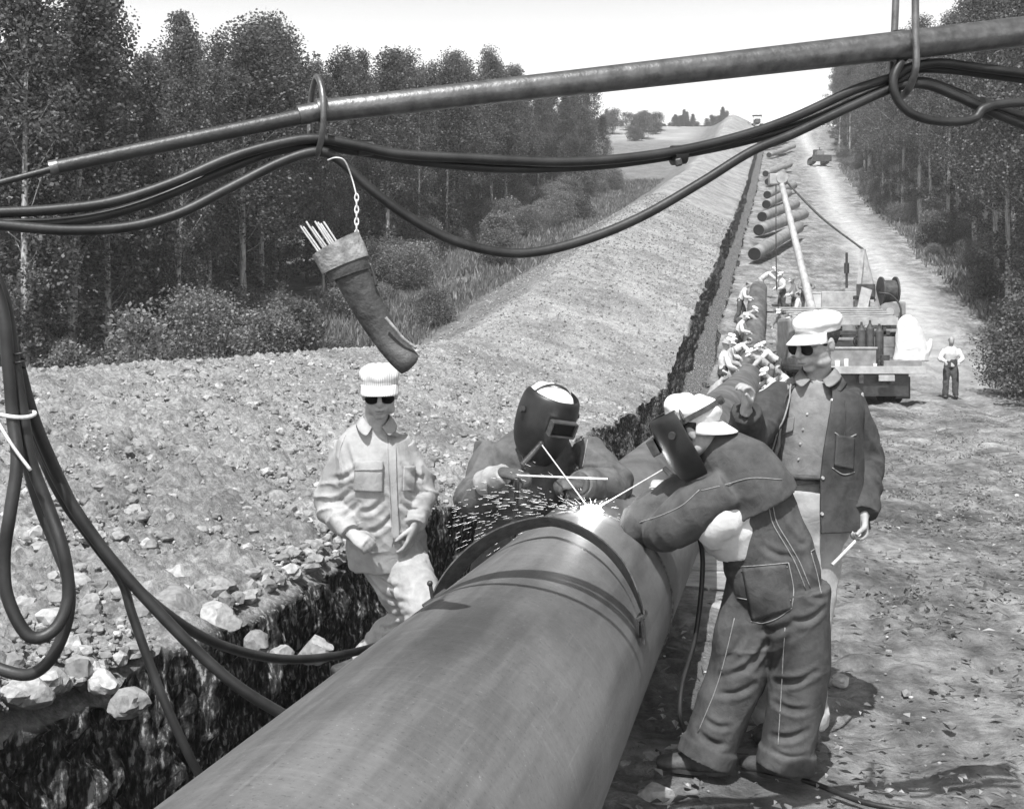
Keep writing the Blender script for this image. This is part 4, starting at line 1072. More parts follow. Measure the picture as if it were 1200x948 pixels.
def project(meobj_list, px, py, lift=.003):
    """point on the first of the given world-space meshes seen at that pixel"""
    o0 = Vector((0, 0, CAM_Z)); d = (P(px, py, 1) - o0).normalized(); best = None
    for bv in meobj_list:
        h = bv.ray_cast(o0, d)
        if h[0] is not None and (best is None or h[3] < best[3]): best = h
    if best is None: return None, None
    n = best[1]
    if n.dot(d) > 0: n = -n
    return best[0] + n * lift, n
def bvh_of(o):
    me = o.data; m = Matrix.Translation(o.location) if o.parent is None else Matrix.Translation(o.parent.location + o.location)
    return BVHTree.FromPolygons([m @ v.co for v in me.vertices], [tuple(p.vertices) for p in me.polygons])
def seam(parent, bv, pix, r=.0014, mat='thread', name='seam', step=4, lift=.002, dash=False):
    """a sewn line lying on the cloth"""
    pts = []
    pp = catmull([Vector((a, b_, 0)) for a, b_ in pix], 6) if len(pix) > 2 else [Vector((pix[0][0], pix[0][1], 0)).lerp(Vector((pix[1][0], pix[1][1], 0)), i / 10) for i in range(11)]
    for q in pp:
        p, n = project(bv, q.x, q.y, lift)
        if p is not None and (not pts or (p - pts[-1]).length < .12): pts.append(p)
    if len(pts) > 2:
        for _ in range(1): pts = [pts[0]] + [(pts[i - 1] + pts[i] * 2 + pts[i + 1]) / 4 for i in range(1, len(pts) - 1)] + [pts[-1]]
        return tube_obj(name, pts, r, MAT[mat], parent, 6, 1)
def patch(parent, bv, poly, mat, name='pocket', thick=.006, lift=.001, grid=10):
    """a sewn-on patch: quad given by 4 photo corners, wrapped onto the cloth"""
    a, b_, c, d = [Vector((x, y, 0)) for x, y in poly]; V = []; ok = True
    for i in range(grid + 1):
        for j in range(grid + 1):
            u, v = i / grid, j / grid; q = (a.lerp(b_, u)).lerp(d.lerp(c, u), v); p, n = project(bv, q.x, q.y, lift)
            if p is None: return None
            V.append(p)
    m0 = sum((v.y for v in V)) / len(V)
    Fc = [(i * (grid + 1) + j, (i + 1) * (grid + 1) + j, (i + 1) * (grid + 1) + j + 1, i * (grid + 1) + j + 1) for i in range(grid) for j in range(grid)]
    me = me_from(V, Fc); bm = bmesh.new(); bm.from_mesh(me)
    for _ in range(2): bmesh.ops.smooth_vert(bm, verts=bm.verts[:], factor=.5, use_axis_x=True, use_axis_y=True, use_axis_z=True)
    for v in bm.verts: v.co = v.co + (Vector((0, 0, CAM_Z)) - v.co).normalized() * thick * .8
    bmesh.ops.solidify(bm, geom=bm.faces[:], thickness=thick); bmesh.ops.recalc_face_normals(bm, faces=bm.faces)
    bm.to_mesh(me); bm.free(); return link(name, me, MAT[mat], parent, True)
def button(parent, bv, px, py, r=.006, mat='brass'):
    p, n = project(bv, px, py, .003)
    if p is not None: MB().cyl(p - n * .003, p + n * .003, r, r * .8, 12).build('button', MAT[mat], parent, True)

def cap(parent, c, R, mat, visor=True, s=1.0, back=False, puff=1.0, tilt=0.0, name='cap'):
    """soft working cap; visor towards +y of R (or backwards)"""
    R2 = R @ Matrix.Rotation(math.pi if back else 0, 3, 'Z') @ Matrix.Rotation(tilt, 3, 'X')
    bm = bmesh.new(); seg = 40; rows = []
    rng = random.Random(5)
    for (z, r, f) in ((.022, 1.0, 0), (.032, 1.015, .0), (.044, 1.02, .0), (.050, 1.06 * puff, .3), (.066, 1.08 * puff, 1), (.083, 1.0 * puff, 1), (.096, .82, 1), (.104, .52, .8), (.107, .2, .5)):
        ring = []
        for k in range(seg):
            a = 2 * math.pi * k / seg; w = 1 + f * (.035 * math.sin(5 * a + 1) + .03 * math.sin(9 * a + z * 60))
            ring.append(bm.verts.new(c + R2 @ Vector((math.cos(a) * .084 * r * w * s, (math.sin(a) * .105 * r * w - .010) * s, (z + .008 * f * math.sin(7 * a)) * s))))
        rows.append(ring)
    for a, b_ in zip(rows[:-1], rows[1:]):
        for k in range(seg): bm.faces.new((a[k], a[(k + 1) % seg], b_[(k + 1) % seg], b_[k]))
    bm.faces.new(rows[-1]); bmesh.ops.recalc_face_normals(bm, faces=bm.faces)
    bmesh.ops.solidify(bm, geom=bm.faces[:], thickness=.003)
    me = bpy.data.meshes.new(name); bm.to_mesh(me); bm.free(); o = link(name, me, MAT[mat], parent, True)
    sm = o.modifiers.new('sub', 'SUBSURF'); sm.levels = 1; sm.render_levels = 1
    if visor:
        bm = bmesh.new(); rows = []
        for j in range(6):
            u = j / 5; row = []
            for k in range(17):
                a = math.radians(20 + 140 * k / 16); ext = .074 * math.sin(math.radians(180 * k / 16)) ** .55 * u
                x_, y_ = math.cos(a) * (.085 + ext * .25), math.sin(a) * (.106 + ext) - .010
                row.append(bm.verts.new(c + R2 @ (Vector((x_, y_, .026 - .030 * u - .02 * u * abs(math.cos(a)) ** 2)) * s)))
            rows.append(row)
        for a, b_ in zip(rows[:-1], rows[1:]):
            for k in range(16): bm.faces.new((a[k], a[k + 1], b_[k + 1], b_[k]))
        bmesh.ops.recalc_face_normals(bm, faces=bm.faces); bmesh.ops.solidify(bm, geom=bm.faces[:], thickness=.004)
        me = bpy.data.meshes.new('visor'); bm.to_mesh(me); bm.free(); link('visor', me, MAT[mat], parent, True)
    return o
def shades(parent, c, R, s=1.0):
    fr = empty('sunglasses', (0, 0, 0)) if False else None
    mb = MB()
    L = lambda p: c + R @ (Vector(p) * s)
    for k in (-1, 1):
        bm = bmesh.new(); n = 24
        ctr = bm.verts.new(L((k * .032, .0965, -.008))); ring = []
        for i in range(n):
            a = 2 * math.pi * i / n; ex = .031 * (1 + .10 * math.cos(2 * a)); ez = .0255 * (1 + .12 * math.cos(a * 2 + k * .6))
            ring.append(bm.verts.new(L((k * .032 + math.cos(a) * ex, .097 - .25 * abs(math.cos(a) * ex + k * .008) * .5 * (1 if math.cos(a) * k > 0 else .2), -.010 + math.sin(a) * ez))))
        for i in range(n): bm.faces.new((ctr, ring[i], ring[(i + 1) % n]))
        bmesh.ops.solidify(bm, geom=bm.faces[:], thickness=.0025); bmesh.ops.recalc_face_normals(bm, faces=bm.faces)
        me = bpy.data.meshes.new('lens'); bm.to_mesh(me); bm.free(); link('lens', me, MAT['lens'], parent, False)
        mb.tube([L((k * .056, .090, .004)), L((k * .074, .05, .004)), L((k * .082, .0, .002)), L((k * .080, -.02, -.012))], .0016, 6)
    mb.tube([L((-.056, .092, .010)), L((-.03, .104, .013)), L((0, .108, .008)), L((.03, .104, .013)), L((.056, .092, .010))], .002, 6)
    mb.build('glasses_frame', MAT['brass'], parent)
def hair(parent, c, R, s=1.0):
    bm = bmesh.new(); ell(bm, c + R @ Vector((0, -.016, .024)) * s, (.079 * s, .094 * s, .080 * s), R)
    Ri = R.inverted()
    kill = [v for v in bm.verts if (Ri @ (v.co - c)).z < -.055 or ((Ri @ (v.co - c)).y > .035 and (Ri @ (v.co - c)).z < .05) or ((Ri @ (v.co - c)).y > -.02 and (Ri @ (v.co - c)).z < -.02)]
    bmesh.ops.delete(bm, geom=kill, context='VERTS'); bmesh.ops.solidify(bm, geom=bm.faces[:], thickness=.006)
    for v in bm.verts: v.co += v.normal * .002 * mnoise.noise(v.co * 90)
    me = bpy.data.meshes.new('hair'); bm.to_mesh(me); bm.free(); link('hair', me, MAT['hair'], parent, True)
def lips(parent, c, R, s=1.0):
    L = lambda p: c + R @ (Vector(p) * s)
    tube_obj('mouth', [L((-.021, .094, -.066)), L((-.008, .1035, -.0655)), L((.008, .1035, -.0655)), L((.021, .094, -.066))], [.0012, .0032, .0032, .0012], MAT['lip'], parent, 6, 4)

def person(name_label, J, voxel=.006, skin='skin', **kw):
    me = body_mesh(J, voxel, **kw); o = link('person', me, MAT[skin], None, True)
    base = Vector((J['spine'][0].x, J['spine'][0].y, 0)); reorigin(o, base); tag(o, name_label, 'person'); return o

def sleeve(bm, a, b_, c, r, sd, seg=24):
    r = [r[0] * .72] + list(r[1:])
    loft(bm, [a - (b_ - a) * .02] + limb_pts(a, b_, c)[1:], r, r, sd, 5, seg)
def seat_J(**k): return {a: (Vector(b_) if isinstance(b_, tuple) and len(b_) == 3 and not a.startswith('hand') else b_) for a, b_ in k.items()}

# ============ the standing man at the right
J = dict(side=Vector((.93, -.36, 0)))
D = 5.30
J['spine'] = [P(951, 628, D + .02), P(951, 598, D), P(952, 555, D), P(954, 500, D), P(956, 462, D), P(960, 440, D - .01)]
J['head'] = P(956, 400, D - .05); J['R'] = frame((-.80, -.52, -.24), (.06, 0, 1)); J['hs'] = 1.10
J['sha'], J['ela'], J['wra'] = P(910, 462, D + .04), P(878, 508, D - .14), P(874, 479, D - .34)
J['shb'], J['elb'], J['wrb'] = P(998, 462, D + .02), P(1014, 540, D + .04), P(1012, 606, D - .14)
J['handa'] = ((.10, -.25, .8), (-.35, -.2, .1), .75, 1); J['handb'] = ((-.12, -.25, -1), (-.9, -.2, 0), .95, -1)
J['hipa'], J['kna'], J['ana'], J['toea'] = P(922, 612, D + .03), P(915, 735, D - .02), P(908, 841, D + .05), Vector((-.5, -.8, 0))
J['hipb'], J['knb'], J['anb'], J['toeb'] = P(962, 612, D), P(950, 735, D - .04), P(944, 841, D + .06), Vector((-.1, -1, 0))
M1 = person('standing man in open dark chore coat, white cap and sunglasses, hand raised', J, .0052)
hair(M1, J['head'], J['R'], 1.10); lips(M1, J['head'], J['R'], 1.10); shades(M1, J['head'], J['R'], 1.10)
cap(M1, J['head'] + J['R'] @ Vector((0, -.012, .018)), J['R'], 'cap_white', True, 1.03, False, 1.04, .06)
tr = trousers(M1, J, MAT['trouser_mid'], (.105, .10, .09, .09, .088), 3)
boots(M1, J, MAT['boot'])
bm = bmesh.new(); sp = J['spine']
loft(bm, [sp[2] + Vector((0, 0, -.03)), sp[2], sp[3], sp[4], sp[5] + Vector((0, 0, -.02))], [.166, .172, .185, .175, .075], [.125, .118, .128, .105, .075], J['side'], 5, 32)
me = fuse(bm, .008, 3); folds(me, .010, 12, 9); sh = link('shirt', me, MAT['shirt_mid'], M1, True)
bvS = [bvh_of(sh)]
# collar of the shirt: two folded flaps
def collar(parent, c, side, fwd, mat, r=.072, h=.04, drop=.055, name='collar', tip=.05, gap=.35):
    side = Vector(side).normalized(); fwd = Vector(fwd).normalized(); up = Vector((0, 0, 1)); rows = [[], [], []]; n = 26
    for i in range(n + 1):
        a = gap + (2 * math.pi - 2 * gap) * i / n   # 0 = front
        rad = fwd * math.cos(a) + side * math.sin(a); fr = max(0, math.cos(a)) ** 2
        rows[0].append(c + rad * r + up * (.0 - .035 * fr)); rows[1].append(c + rad * (r - .004) + up * (h - .055 * fr)); rows[2].append(c + rad * (r + .028 + tip * fr) + up * (-.012 - drop * fr))
    V = rows[0] + rows[1] + rows[2]; m = n + 1; Fc = [(j * m + i, j * m + i + 1, (j + 1) * m + i + 1, (j + 1) * m + i) for j in (0, 1) for i in range(n)]
    me = me_from(V, Fc); bm = bmesh.new(); bm.from_mesh(me); bmesh.ops.solidify(bm, geom=bm.faces[:], thickness=.005); bmesh.ops.recalc_face_normals(bm, faces=bm.faces); bm.to_mesh(me); bm.free()
    o = link(name, me, MAT[mat], parent, True); s_ = o.modifiers.new('s', 'SUBSURF'); s_.levels = 1; s_.render_levels = 1; return o
fw = Vector((-.36, -.93, 0))
collar(M1, P(959, 440, D - .02), J['side'], fw, 'shirt_mid', .074, .035, .05)
# open coat: a sheet round the back and sides whose fronts hang free
def coat(parent, levels, side, fwd, mat, seed, gapf, thick=.010, name='coat', amp=.012):
    """levels: (centre, half width, half depth, front gap angle left, right, flare)"""
    side = Vector(side).normalized(); n = 72; cs = catmull([l[0] for l in levels], 6)
    vals = [spline_vals([l[k] for l in levels], 6) for k in range(1, 6)]; V = []
    for i, c in enumerate(cs):
        w, dp, ga, gb, fl = [v[i] for v in vals]
        for k in range(n + 1):
            a = ga + (2 * math.pi - ga - gb) * k / n          # angle from the front, going to image left first
            e = math.exp(-min(k, n - k) / 5.0) * fl
            rad = fwd * math.cos(a) * (dp + e) - side * math.sin(a) * (w + e * .6)
            V.append(c + rad)
    m = n + 1; Fc = [(i * m + k, i * m + k + 1, (i + 1) * m + k + 1, (i + 1) * m + k) for i in range(len(cs) - 1) for k in range(n)]
    me = me_from(V, Fc); bm = bmesh.new(); bm.from_mesh(me); bmesh.ops.subdivide_edges(bm, edges=bm.edges[:], cuts=1, use_grid_fill=True); bmesh.ops.recalc_face_normals(bm, faces=bm.faces)
    bm.to_mesh(me); bm.free(); me.update(); folds(me, amp, seed, 8); bm = bmesh.new(); bm.from_mesh(me)
    bmesh.ops.solidify(bm, geom=bm.faces[:], thickness=thick); bmesh.ops.recalc_face_normals(bm, faces=bm.faces); bm.to_mesh(me); bm.free()
    return link(name, me, MAT[mat], parent, True)
z = lambda px, py: P(px, py, D)
ct = coat(M1, [(z(957, 450), .10, .095, .75, .65, .01), (z(956, 462), .185, .125, .62, .45, .02), (z(955, 480), .212, .15, .55, .38, .03), (z(954, 520), .212, .165, .55, .28, .045), (z(954, 560), .214, .17, .80, .22, .05), (z(956, 595), .222, .18, 1.0, .20, .05), (z(957, 616), .228, .185, 1.1, .20, .045)], J['side'], fw, 'jacket', 21, .4)
bm = bmesh.new()
sleeve(bm, J['sha'] + Vector((.03, 0, .01)), J['ela'], J['wra'] - (J['wra'] - J['ela']).normalized() * .02, [.088, .088, .086, .072, .062], J['side'])
me = fuse(bm, .008, 3); folds(me, .016, 31, 11, [(J['ela'], .12, 1.0)]); sv1 = link('sleeve', me, MAT['jacket'], M1, True)
bm = bmesh.new()
sleeve(bm, J['shb'] + Vector((-.03, 0, .0)), J['elb'], J['wrb'] - Vector((0, 0, -.01)), [.092, .090, .082, .072, .064], J['side'])
me = fuse(bm, .008, 3); folds(me, .015, 33, 9, [(J['elb'], .14, 1.0)]); sv2 = link('sleeve', me, MAT['jacket'], M1, True)
collar(M1, P(958, 448, D), J['side'], fw, 'jacket', .10, .035, .07, 'coat_collar', .05, .75)
bvC = [bvh_of(ct), bvh_of(sv1), bvh_of(sv2)]; bvA = bvC + bvS
for (x, y) in ((975, 469), (965, 508), (964, 560), (963, 602)): button(M1, bvC, x, y, .008)
for (x, y) in ((946, 485), (941, 503), (938, 520), (936, 538)): button(M1, bvS, x, y, .0055)
patch(M1, bvC, [(979, 508), (1001, 511), (1000, 552), (976, 547)], 'jacket', 'coat_pocket', .007)
seam(M1, bvC, [(978, 507), (990, 514), (1003, 509)], .003); seam(M1, bvC, [(975, 548), (988, 556), (1001, 553)], .0025)
seam(M1, bvC, [(990, 470), (991, 495), (988, 520)], .0018, 'black'); seam(M1, bvA, [(928, 450), (922, 475), (913, 505), (906, 530)], .004, 'thread', 'zip_edge', lift=.006)
patch(M1, bvS, [(914, 492), (932, 488), (930, 505), (913, 512)], 'shirt_mid', 'shirt_pocket_flap', .006)
# belt
o = MB(); pts = [sp[2] + Vector((0, 0, -.005)) + fw * math.cos(a) * .134 + J['side'] * math.sin(a) * .186 for a in np.linspace(-1.5, 1.5, 30)]
tube_obj('belt', pts, .013, MAT['boot'], M1, 8, 1)
# white rod held in the lowered hand
hb = J['wrb'] + Vector(J['handb'][0]).normalized() * .09
o = MB().cyl(P(975, 662, hb.y - .15), hb + Vector((.02, .02, .03)), .007, .007, 12).build('marking_stick', MAT['rod']); reorigin(o, hb); tag(o, 'white stick held low by the man in the open coat', 'stick')

# ============ the capped man at the left
J = dict(side=Vector((.985, .17, 0)))
D = 5.65
J['spine'] = [P(455, 655, D + .1), P(453, 632, D + .07), P(448, 592, D + .03), P(441, 548, D), P(438, 515, D), P(440, 494, D - .01)]
J['head'] = P(445, 459, D - .05); J['R'] = frame((.10, -.98, -.20), (-.02, 0, 1)); J['hs'] = 1.04
J['sha'], J['ela'], J['wra'] = P(399, 523, D + .02), P(388, 592, D + .05), P(412, 625, D - .13)
J['shb'], J['elb'], J['wrb'] = P(474, 520, D + .02), P(494, 575, D + .08), P(486, 616, D - .04)
J['handa'] = ((.75, -.35, -.42), (.1, .6, -.5), .7, 1); J['handb'] = ((-.3, -.1, -1), (-.8, .3, 0), .3, -1)
J['hipa'], J['kna'], J['ana'], J['toea'] = P(440, 645, D + .1), P(482, 716, D + .16), P(434, 771, D + .36), Vector((-.75, -.35, 0))
J['hipb'], J['knb'], J['anb'], J['toeb'] = P(472, 648, D + .1), P(500, 722, D - .1), P(508, 820, D + .0), Vector((.1, -1, 0))
M2 = person('man in striped cap, sunglasses and pale work shirt behind the pipe at the left', J, .0052)
hair(M2, J['head'], J['R'], 1.04); lips(M2, J['head'], J['R'], 1.04); shades(M2, J['head'], J['R'], 1.04)
cap(M2, J['head'] + J['R'] @ Vector((0, -.012, .012)), J['R'], 'cap_stripe', True, 1.06, False, 1.0, .05)
trousers(M2, J, MAT['khaki'], (.108, .105, .098, .092, 0.085), 5, .016, True, None, .0065, 'trousers', None, 10, [((425, 662), (470, 690), .020, .013), ((430, 680), (476, 706), .018, .012), ((440, 735), (474, 728), .016, .011), ((428, 755), (455, 760), .016, .011), ((440, 712), (482, 720), .012, .011)])
boots(M2, J, MAT['boot'])
bm = bmesh.new(); sp = J['spine']
loft(bm, [sp[0] + Vector((0, 0, -.015)), sp[1], sp[2], sp[3], sp[4], sp[5] + Vector((0, 0, -.02))], [.190, .192, .18, .19, .165, .062], [.135, .135, .13, .13, .10, .062], J['side'], 5, 32)
sleeve(bm, J['sha'] + Vector((.03, 0, .01)), J['ela'], J['wra'], [.080, .078, .076, .066, .050], J['side'])
sleeve(bm, J['shb'] + Vector((-.03, 0, .01)), J['elb'], J['wrb'], [.080, .078, .074, .064, .052], J['side'])
me = fuse(bm, .0065, 5); crease(me, [((388, 560), (420, 548), .016, .012), ((384, 585), (412, 575), .018, .012), ((392, 605), (420, 590), .018, .012), ((470, 545), (496, 560), .018, .012), ((474, 566), (498, 578), .018, .012), ((470, 590), (495, 592), .014, .011), ((420, 600), (450, 585), .012, .013), ((430, 625), (465, 600), .014, .013), ((404, 520), (418, 560), .014, .012), ((468, 600), (476, 640), .014, .012)]); folds(me, .015, 44, 9, [(J['ela'], .14, 1.0), (J['elb'], .13, 1.3), (J['wra'], .1, .8), (sp[1], .2, .6)]); sh = link('shirt', me, MAT['shirt_light'], M2, True)
fw = Vector((.17, -.985, 0)); collar(M2, P(441, 496, D - .01), J['side'], fw, 'shirt_light', .068, .04, .055)
bv = [bvh_of(sh)]
patch(M2, bv, [(416, 543), (449, 542), (449, 578), (414, 576)], 'shirt_light', 'pocket', .007); patch(M2, bv, [(415, 541), (450, 540), (449, 551), (416, 552)], 'shirt_light', 'pocket_flap', .010)
patch(M2, bv, [(472, 545), (486, 545), (485, 576), (471, 577)], 'shirt_light', 'pocket', .007)
patch(M2, bv, [(455, 508), (463, 508), (468, 640), (460, 640)], 'shirt_light', 'placket', .007)
seam(M2, bv, [(453, 510), (455, 560), (458, 600), (460, 640)], .0025, 'trouser_mid', 'placket_edge')
for y in (540, 585, 625): button(M2, bv, 460 + (y - 540) * .05, y, .006, 'trouser_mid')
seam(M2, bv, [(405, 510), (398, 530), (400, 555)], .0022, 'trouser_mid')

# ============ the helmeted welder behind the pipe
def mask(parent, c, R, s=1.0, longer=1.0):
    """welding helmet: a curved fibre shield with window box and head band"""
    bm = bmesh.new(); rows = []; n = 40
    for j, (zz, rx, ry, yo) in enumerate(((.112, .108, .128, .01), (.10, .120, .134, .01), (.08, .128, .140, .01), (.03, .133, .147, .01), (-.03, .130, .148, .012), (-.09, .122, .145, .014), (-.14, .105, .135, .018), (-.175 * longer, .085, .12, .024), (-.20 * longer, .06, .10, .03))):
        row = []
        for k in range(n + 1):
            a = math.radians(-12 + 204 * k / n); p = abs(math.cos(a)) ** .85 * (1 if math.cos(a) > 0 else -1)
            row.append(bm.verts.new(c + R @ (Vector((p * rx, math.sin(a) * ry + yo - .02, zz)) * s)))
        rows.append(row)
    for a, b_ in zip(rows[:-1], rows[1:]):
        for k in range(n): bm.faces.new((a[k], a[k + 1], b_[k + 1], b_[k]))
    bmesh.ops.recalc_face_normals(bm, faces=bm.faces); bmesh.ops.solidify(bm, geom=bm.faces[:], thickness=.004)
    me = bpy.data.meshes.new('welding_mask'); bm.to_mesh(me); bm.free(); o = link('welding_mask', me, MAT['helmet'], parent, True); o['label'] = 'dark fibre welding mask'
    sm = o.modifiers.new('s', 'SUBSURF'); sm.levels = 1; sm.render_levels = 1
    L = lambda p: c + R @ (Vector(p) * s)
    X = R @ Vector((1, 0, 0)); Yv = R @ Vector((0, 1, 0)); Zv = R @ Vector((0, 0, 1))
    mb = MB()
    for (a, b_) in (((-.062, .15, .035), (.062, .15, .035)), ((-.062, .15, -.028), (.062, .15, -.028)), ((-.062, .15, -.03), (-.062, .15, .037)), ((.062, .15, -.03), (.062, .15, .037))): mb.bar(L(a), L(b_), .009, .034, Yv, .002)
    mb.build('window_frame', MAT['band'], parent)
    MB().box(L((0, .142, .003)), (.12 * s, .02, .06 * s), R).build('window_glass', MAT['lens'], parent)
    MB().cyl(L((-.136, .02, .02)), L((-.150, .02, .02)), .016, .014, 16).build('pivot_knob', MAT['black'], parent, True)
    MB().cyl(L((.136, .02, .02)), L((.150, .02, .02)), .016, .014, 16).build('pivot_knob', MAT['black'], parent, True)
def headband(parent, c, R, s=1.0):
    L = lambda p: c + R @ (Vector(p) * s)
    for nm, pts in (('head_band', [L((math.sin(a) * .093, math.cos(a) * .113 - .012, .035)) for a in np.linspace(0, 2 * math.pi, 41)[:-1]]), ):
        bm = bmesh.new(); Zv = R @ Vector((0, 0, 1)); n = len(pts); ctr = L((0, -.012, .035)); A_ = []
        for p in pts:
            rr_ = (p - ctr).normalized(); A_.append([bm.verts.new(p - Zv * .011), bm.verts.new(p + rr_ * .004 - Zv * .011), bm.verts.new(p + rr_ * .004 + Zv * .011), bm.verts.new(p + Zv * .011)])
        for i in range(n):
            for k in range(4): bm.faces.new((A_[i][k], A_[i][(k + 1) % 4], A_[(i + 1) % n][(k + 1) % 4], A_[(i + 1) % n][k]))
        bmesh.ops.recalc_face_normals(bm, faces=bm.faces); me = bpy.data.meshes.new(nm); bm.to_mesh(me); bm.free(); link(nm, me, MAT['boot'], parent, False)
    tube_obj('crown_strap', [L((math.sin(a) * .097, -.005, .030 + math.cos(a) * .080)) for a in np.linspace(-1.5, 1.5, 20)], .006, MAT['boot'], parent, 8, 1)
    MB().cyl(L((0, -.128, .035)), L((0, -.145, .035)), .018, .016, 16).build('band_knob', MAT['black'], parent, True)
J = dict(side=Vector((.96, .10, 0)).normalized())
D = 5.72
J['spine'] = [P(598, 668, D + .32), P(600, 645, D + .30), P(608, 608, D + .24), P(618, 565, D + .16), P(628, 526, D + .08), P(634, 506, D + .02)]
J['head'] = P(640, 486, D - .08); J['R'] = frame((.42, -.80, -.38), (.16, 0, 1))
J['sha'], J['ela'], J['wra'] = P(568, 520, D + .12), P(558, 588, D + .03), P(591, 554, D - .28)
J['shb'], J['elb'], J['wrb'] = P(690, 522, D + .10), P(718, 572, D - .02), P(678, 567, D - .32)
J['handa'] = ((.92, -.25, -.08), (-.1, .4, -.9), .6, 1, 1.0); J['handb'] = ((-.92, -.2, .05), (.1, .4, -.9), .8, -1, .95)
J['hipa'], J['kna'], J['ana'], J['toea'] = P(578, 670, D + .33), P(572, 745, D + .15), P(570, 800, D + .42), Vector((.2, -1, 0))
J['hipb'], J['knb'], J['anb'], J['toeb'] = P(620, 672, D + .33), P(625, 745, D + .1), P(622, 800, D + .40), Vector((.2, -1, 0))
M3 = person('welder in dark leathers and black mask bending over the far side of the pipe', J, .006, 'glove', fat=1.3)
cap(M3, J['head'] + J['R'] @ Vector((0, -.012, .02)), J['R'], 'cap_white', False, 1.12, True)
mask(M3, J['head'], J['R'], 1.08); headband(M3, J['head'] + J['R'] @ Vector((0, 0, .025)), J['R'], 1.16)
trousers(M3, J, MAT['denim'], (.11, .105, .10, .095, .09), 7); boots(M3, J, MAT['boot'])
bm = bmesh.new(); sp = J['spine']
loft(bm, [sp[0] + Vector((0, 0, -.09)), sp[1], sp[2], sp[3], sp[4], sp[5] + Vector((0, 0, -.01))], [.205, .21, .20, .215, .20, .085], [.15, .15, .145, .155, .135, .085], J['side'], 5, 32)
sleeve(bm, J['sha'] + Vector((.03, 0, .0)), J['ela'], J['wra'].lerp(J['ela'], .15), [.095, .095, .092, .080, .066], J['side'])
sleeve(bm, J['shb'] + Vector((-.03, 0, .0)), J['elb'], J['wrb'], [.095, .098, .095, .084, .068], J['side'])
me = fuse(bm, .009, 4); folds(me, .024, 51, 8, [(J['ela'], .14, 1.1), (J['elb'], .15, 1.2)]); lj = link('leather_jacket', me, MAT['suede'], M3, True)
collar(M3, P(631, 522, D + .02), J['side'], Vector((.1, -.99, 0)), 'suede', .09, .05, .05)
bv = [bvh_of(lj)]; seam(M3, bv, [(690, 508), (686, 530), (682, 552)], .003, 'thread'); seam(M3, bv, [(608, 510), (612, 535), (618, 560)], .003, 'thread')
# gauntlet cuffs and gloves
def cuff(parent, a, b_, r1, r2, mat, seed):
    bm = bmesh.new(); loft(bm, [a, a.lerp(b_, .5), b_], [r1, (r1 + r2) / 2 + .004, r2], [r1, (r1 + r2) / 2 + .004, r2], (0, 0, 1), 5, 24)
    me = fuse(bm, .006, 2); folds(me, .008, seed, 12); return link('gauntlet_cuff', me, MAT[mat], parent, True)
w = J['wra']; e = (J['ela'] - w).normalized()
cuff(M3, P(566, 567, D - .17), P(591, 555, D - .28), .062, .047, 'gauntlet', 3)
w = J['wrb']; cuff(M3, w + (J['elb'] - w) * .35, w - (J['elb'] - w) * .03, .062, .050, 'glove', 4)

# electrode holder and rods of this welder
tip = P(693, 601, 5.06)
W1 = empty('electrode_holder', P(628, 556, 5.36)); tag(W1, 'electrode holder with white-hot tipped rod in the masked welder\'s gloves', 'electrode holder')
MB().cyl(P(634, 520, 5.44), tip + Vector((-.012, .012, .02)), .0032, .0026, 10).build('welding_rod', MAT['rod'], W1)
MB().cyl(P(634, 520, 5.44), P(612, 545, 5.42), .012, .016, 14).ball(P(634, 520, 5.44), .014).build('grip', MAT['black'], W1, True)
o = MB().cyl(P(606, 557, 5.30), P(712, 561, 5.22), .0042, .0042, 12).build('spare_rod', MAT['rod']); reorigin(o, P(650, 559, 5.26)); tag(o, 'spare white rod lying level across the masked welder\'s gloves', 'rod')
o = tube_obj('holder_lead', [P(606, 560, 5.36), P(605, 585, 5.38), P(603, 612, 5.40), P(601, 640, 5.42), P(596, 668, 5.45)], .011, MAT['cable'], None, 10, 6); reorigin(o, P(604, 600, 5.4)); tag(o, 'lead hanging straight down from the masked welder\'s glove', 'cable')
o = tube_obj('holder_lead', [P(533, 656, 4.95), P(556, 644, 5.0), P(578, 633, 5.05), P(592, 624, 5.1), P(604, 612, 5.2)], .018, MAT['cable'], None, 12, 6); reorigin(o, P(560, 642, 5.0)); tag(o, 'thick blunt cable end poking out left of the pipe under the masked welder', 'cable')

# ============ the welder in overalls, seen from behind
J = dict(side=Vector((.80, -.60, 0)).normalized())
D = 4.80
J['spine'] = [P(908, 695, D), P(905, 668, D), P(890, 620, D), P(872, 572, D - .01), P(856, 545, D - .02), P(842, 530, D - .03)]
J['head'] = P(812, 501, D - .06); J['R'] = frame((-.68, .34, -.40), (-.35, 0, .94))
J['sha'], J['ela'], J['wra'] = P(838, 560, D + .08), P(752, 616, D + .14), P(770, 585, D + .36)
J['shb'], J['elb'], J['wrb'] = P(862, 574, D - .12), P(778, 622, D + .0), P(768, 592, D + .28)
J['handa'] = ((.1, .3, .7), (.3, .5, -.5), .9, 1, .9); J['handb'] = ((.1, .5, .7), (.3, .5, -.5), .9, -1, .9)
J['hipa'], J['kna'], J['ana'], J['toea'] = P(888, 695, D + .06), P(862, 792, D + .05), P(827, 886, D + .03), Vector((-.92, .3, 0))
J['hipb'], J['knb'], J['anb'], J['toeb'] = P(932, 690, D - .06), P(936, 792, D - .02), P(921, 893, D - .02), Vector((-.75, .6, 0))
M4 = person('welder in bib overalls seen from behind, white cap turned backwards, bending over the pipe', J, .006, 'skin')
cap(M4, J['head'] + J['R'] @ Vector((0, -.012, .012)), J['R'], 'cap_white', True, 1.04, True, 1.0, -.62)
hair(M4, J['head'], J['R'])
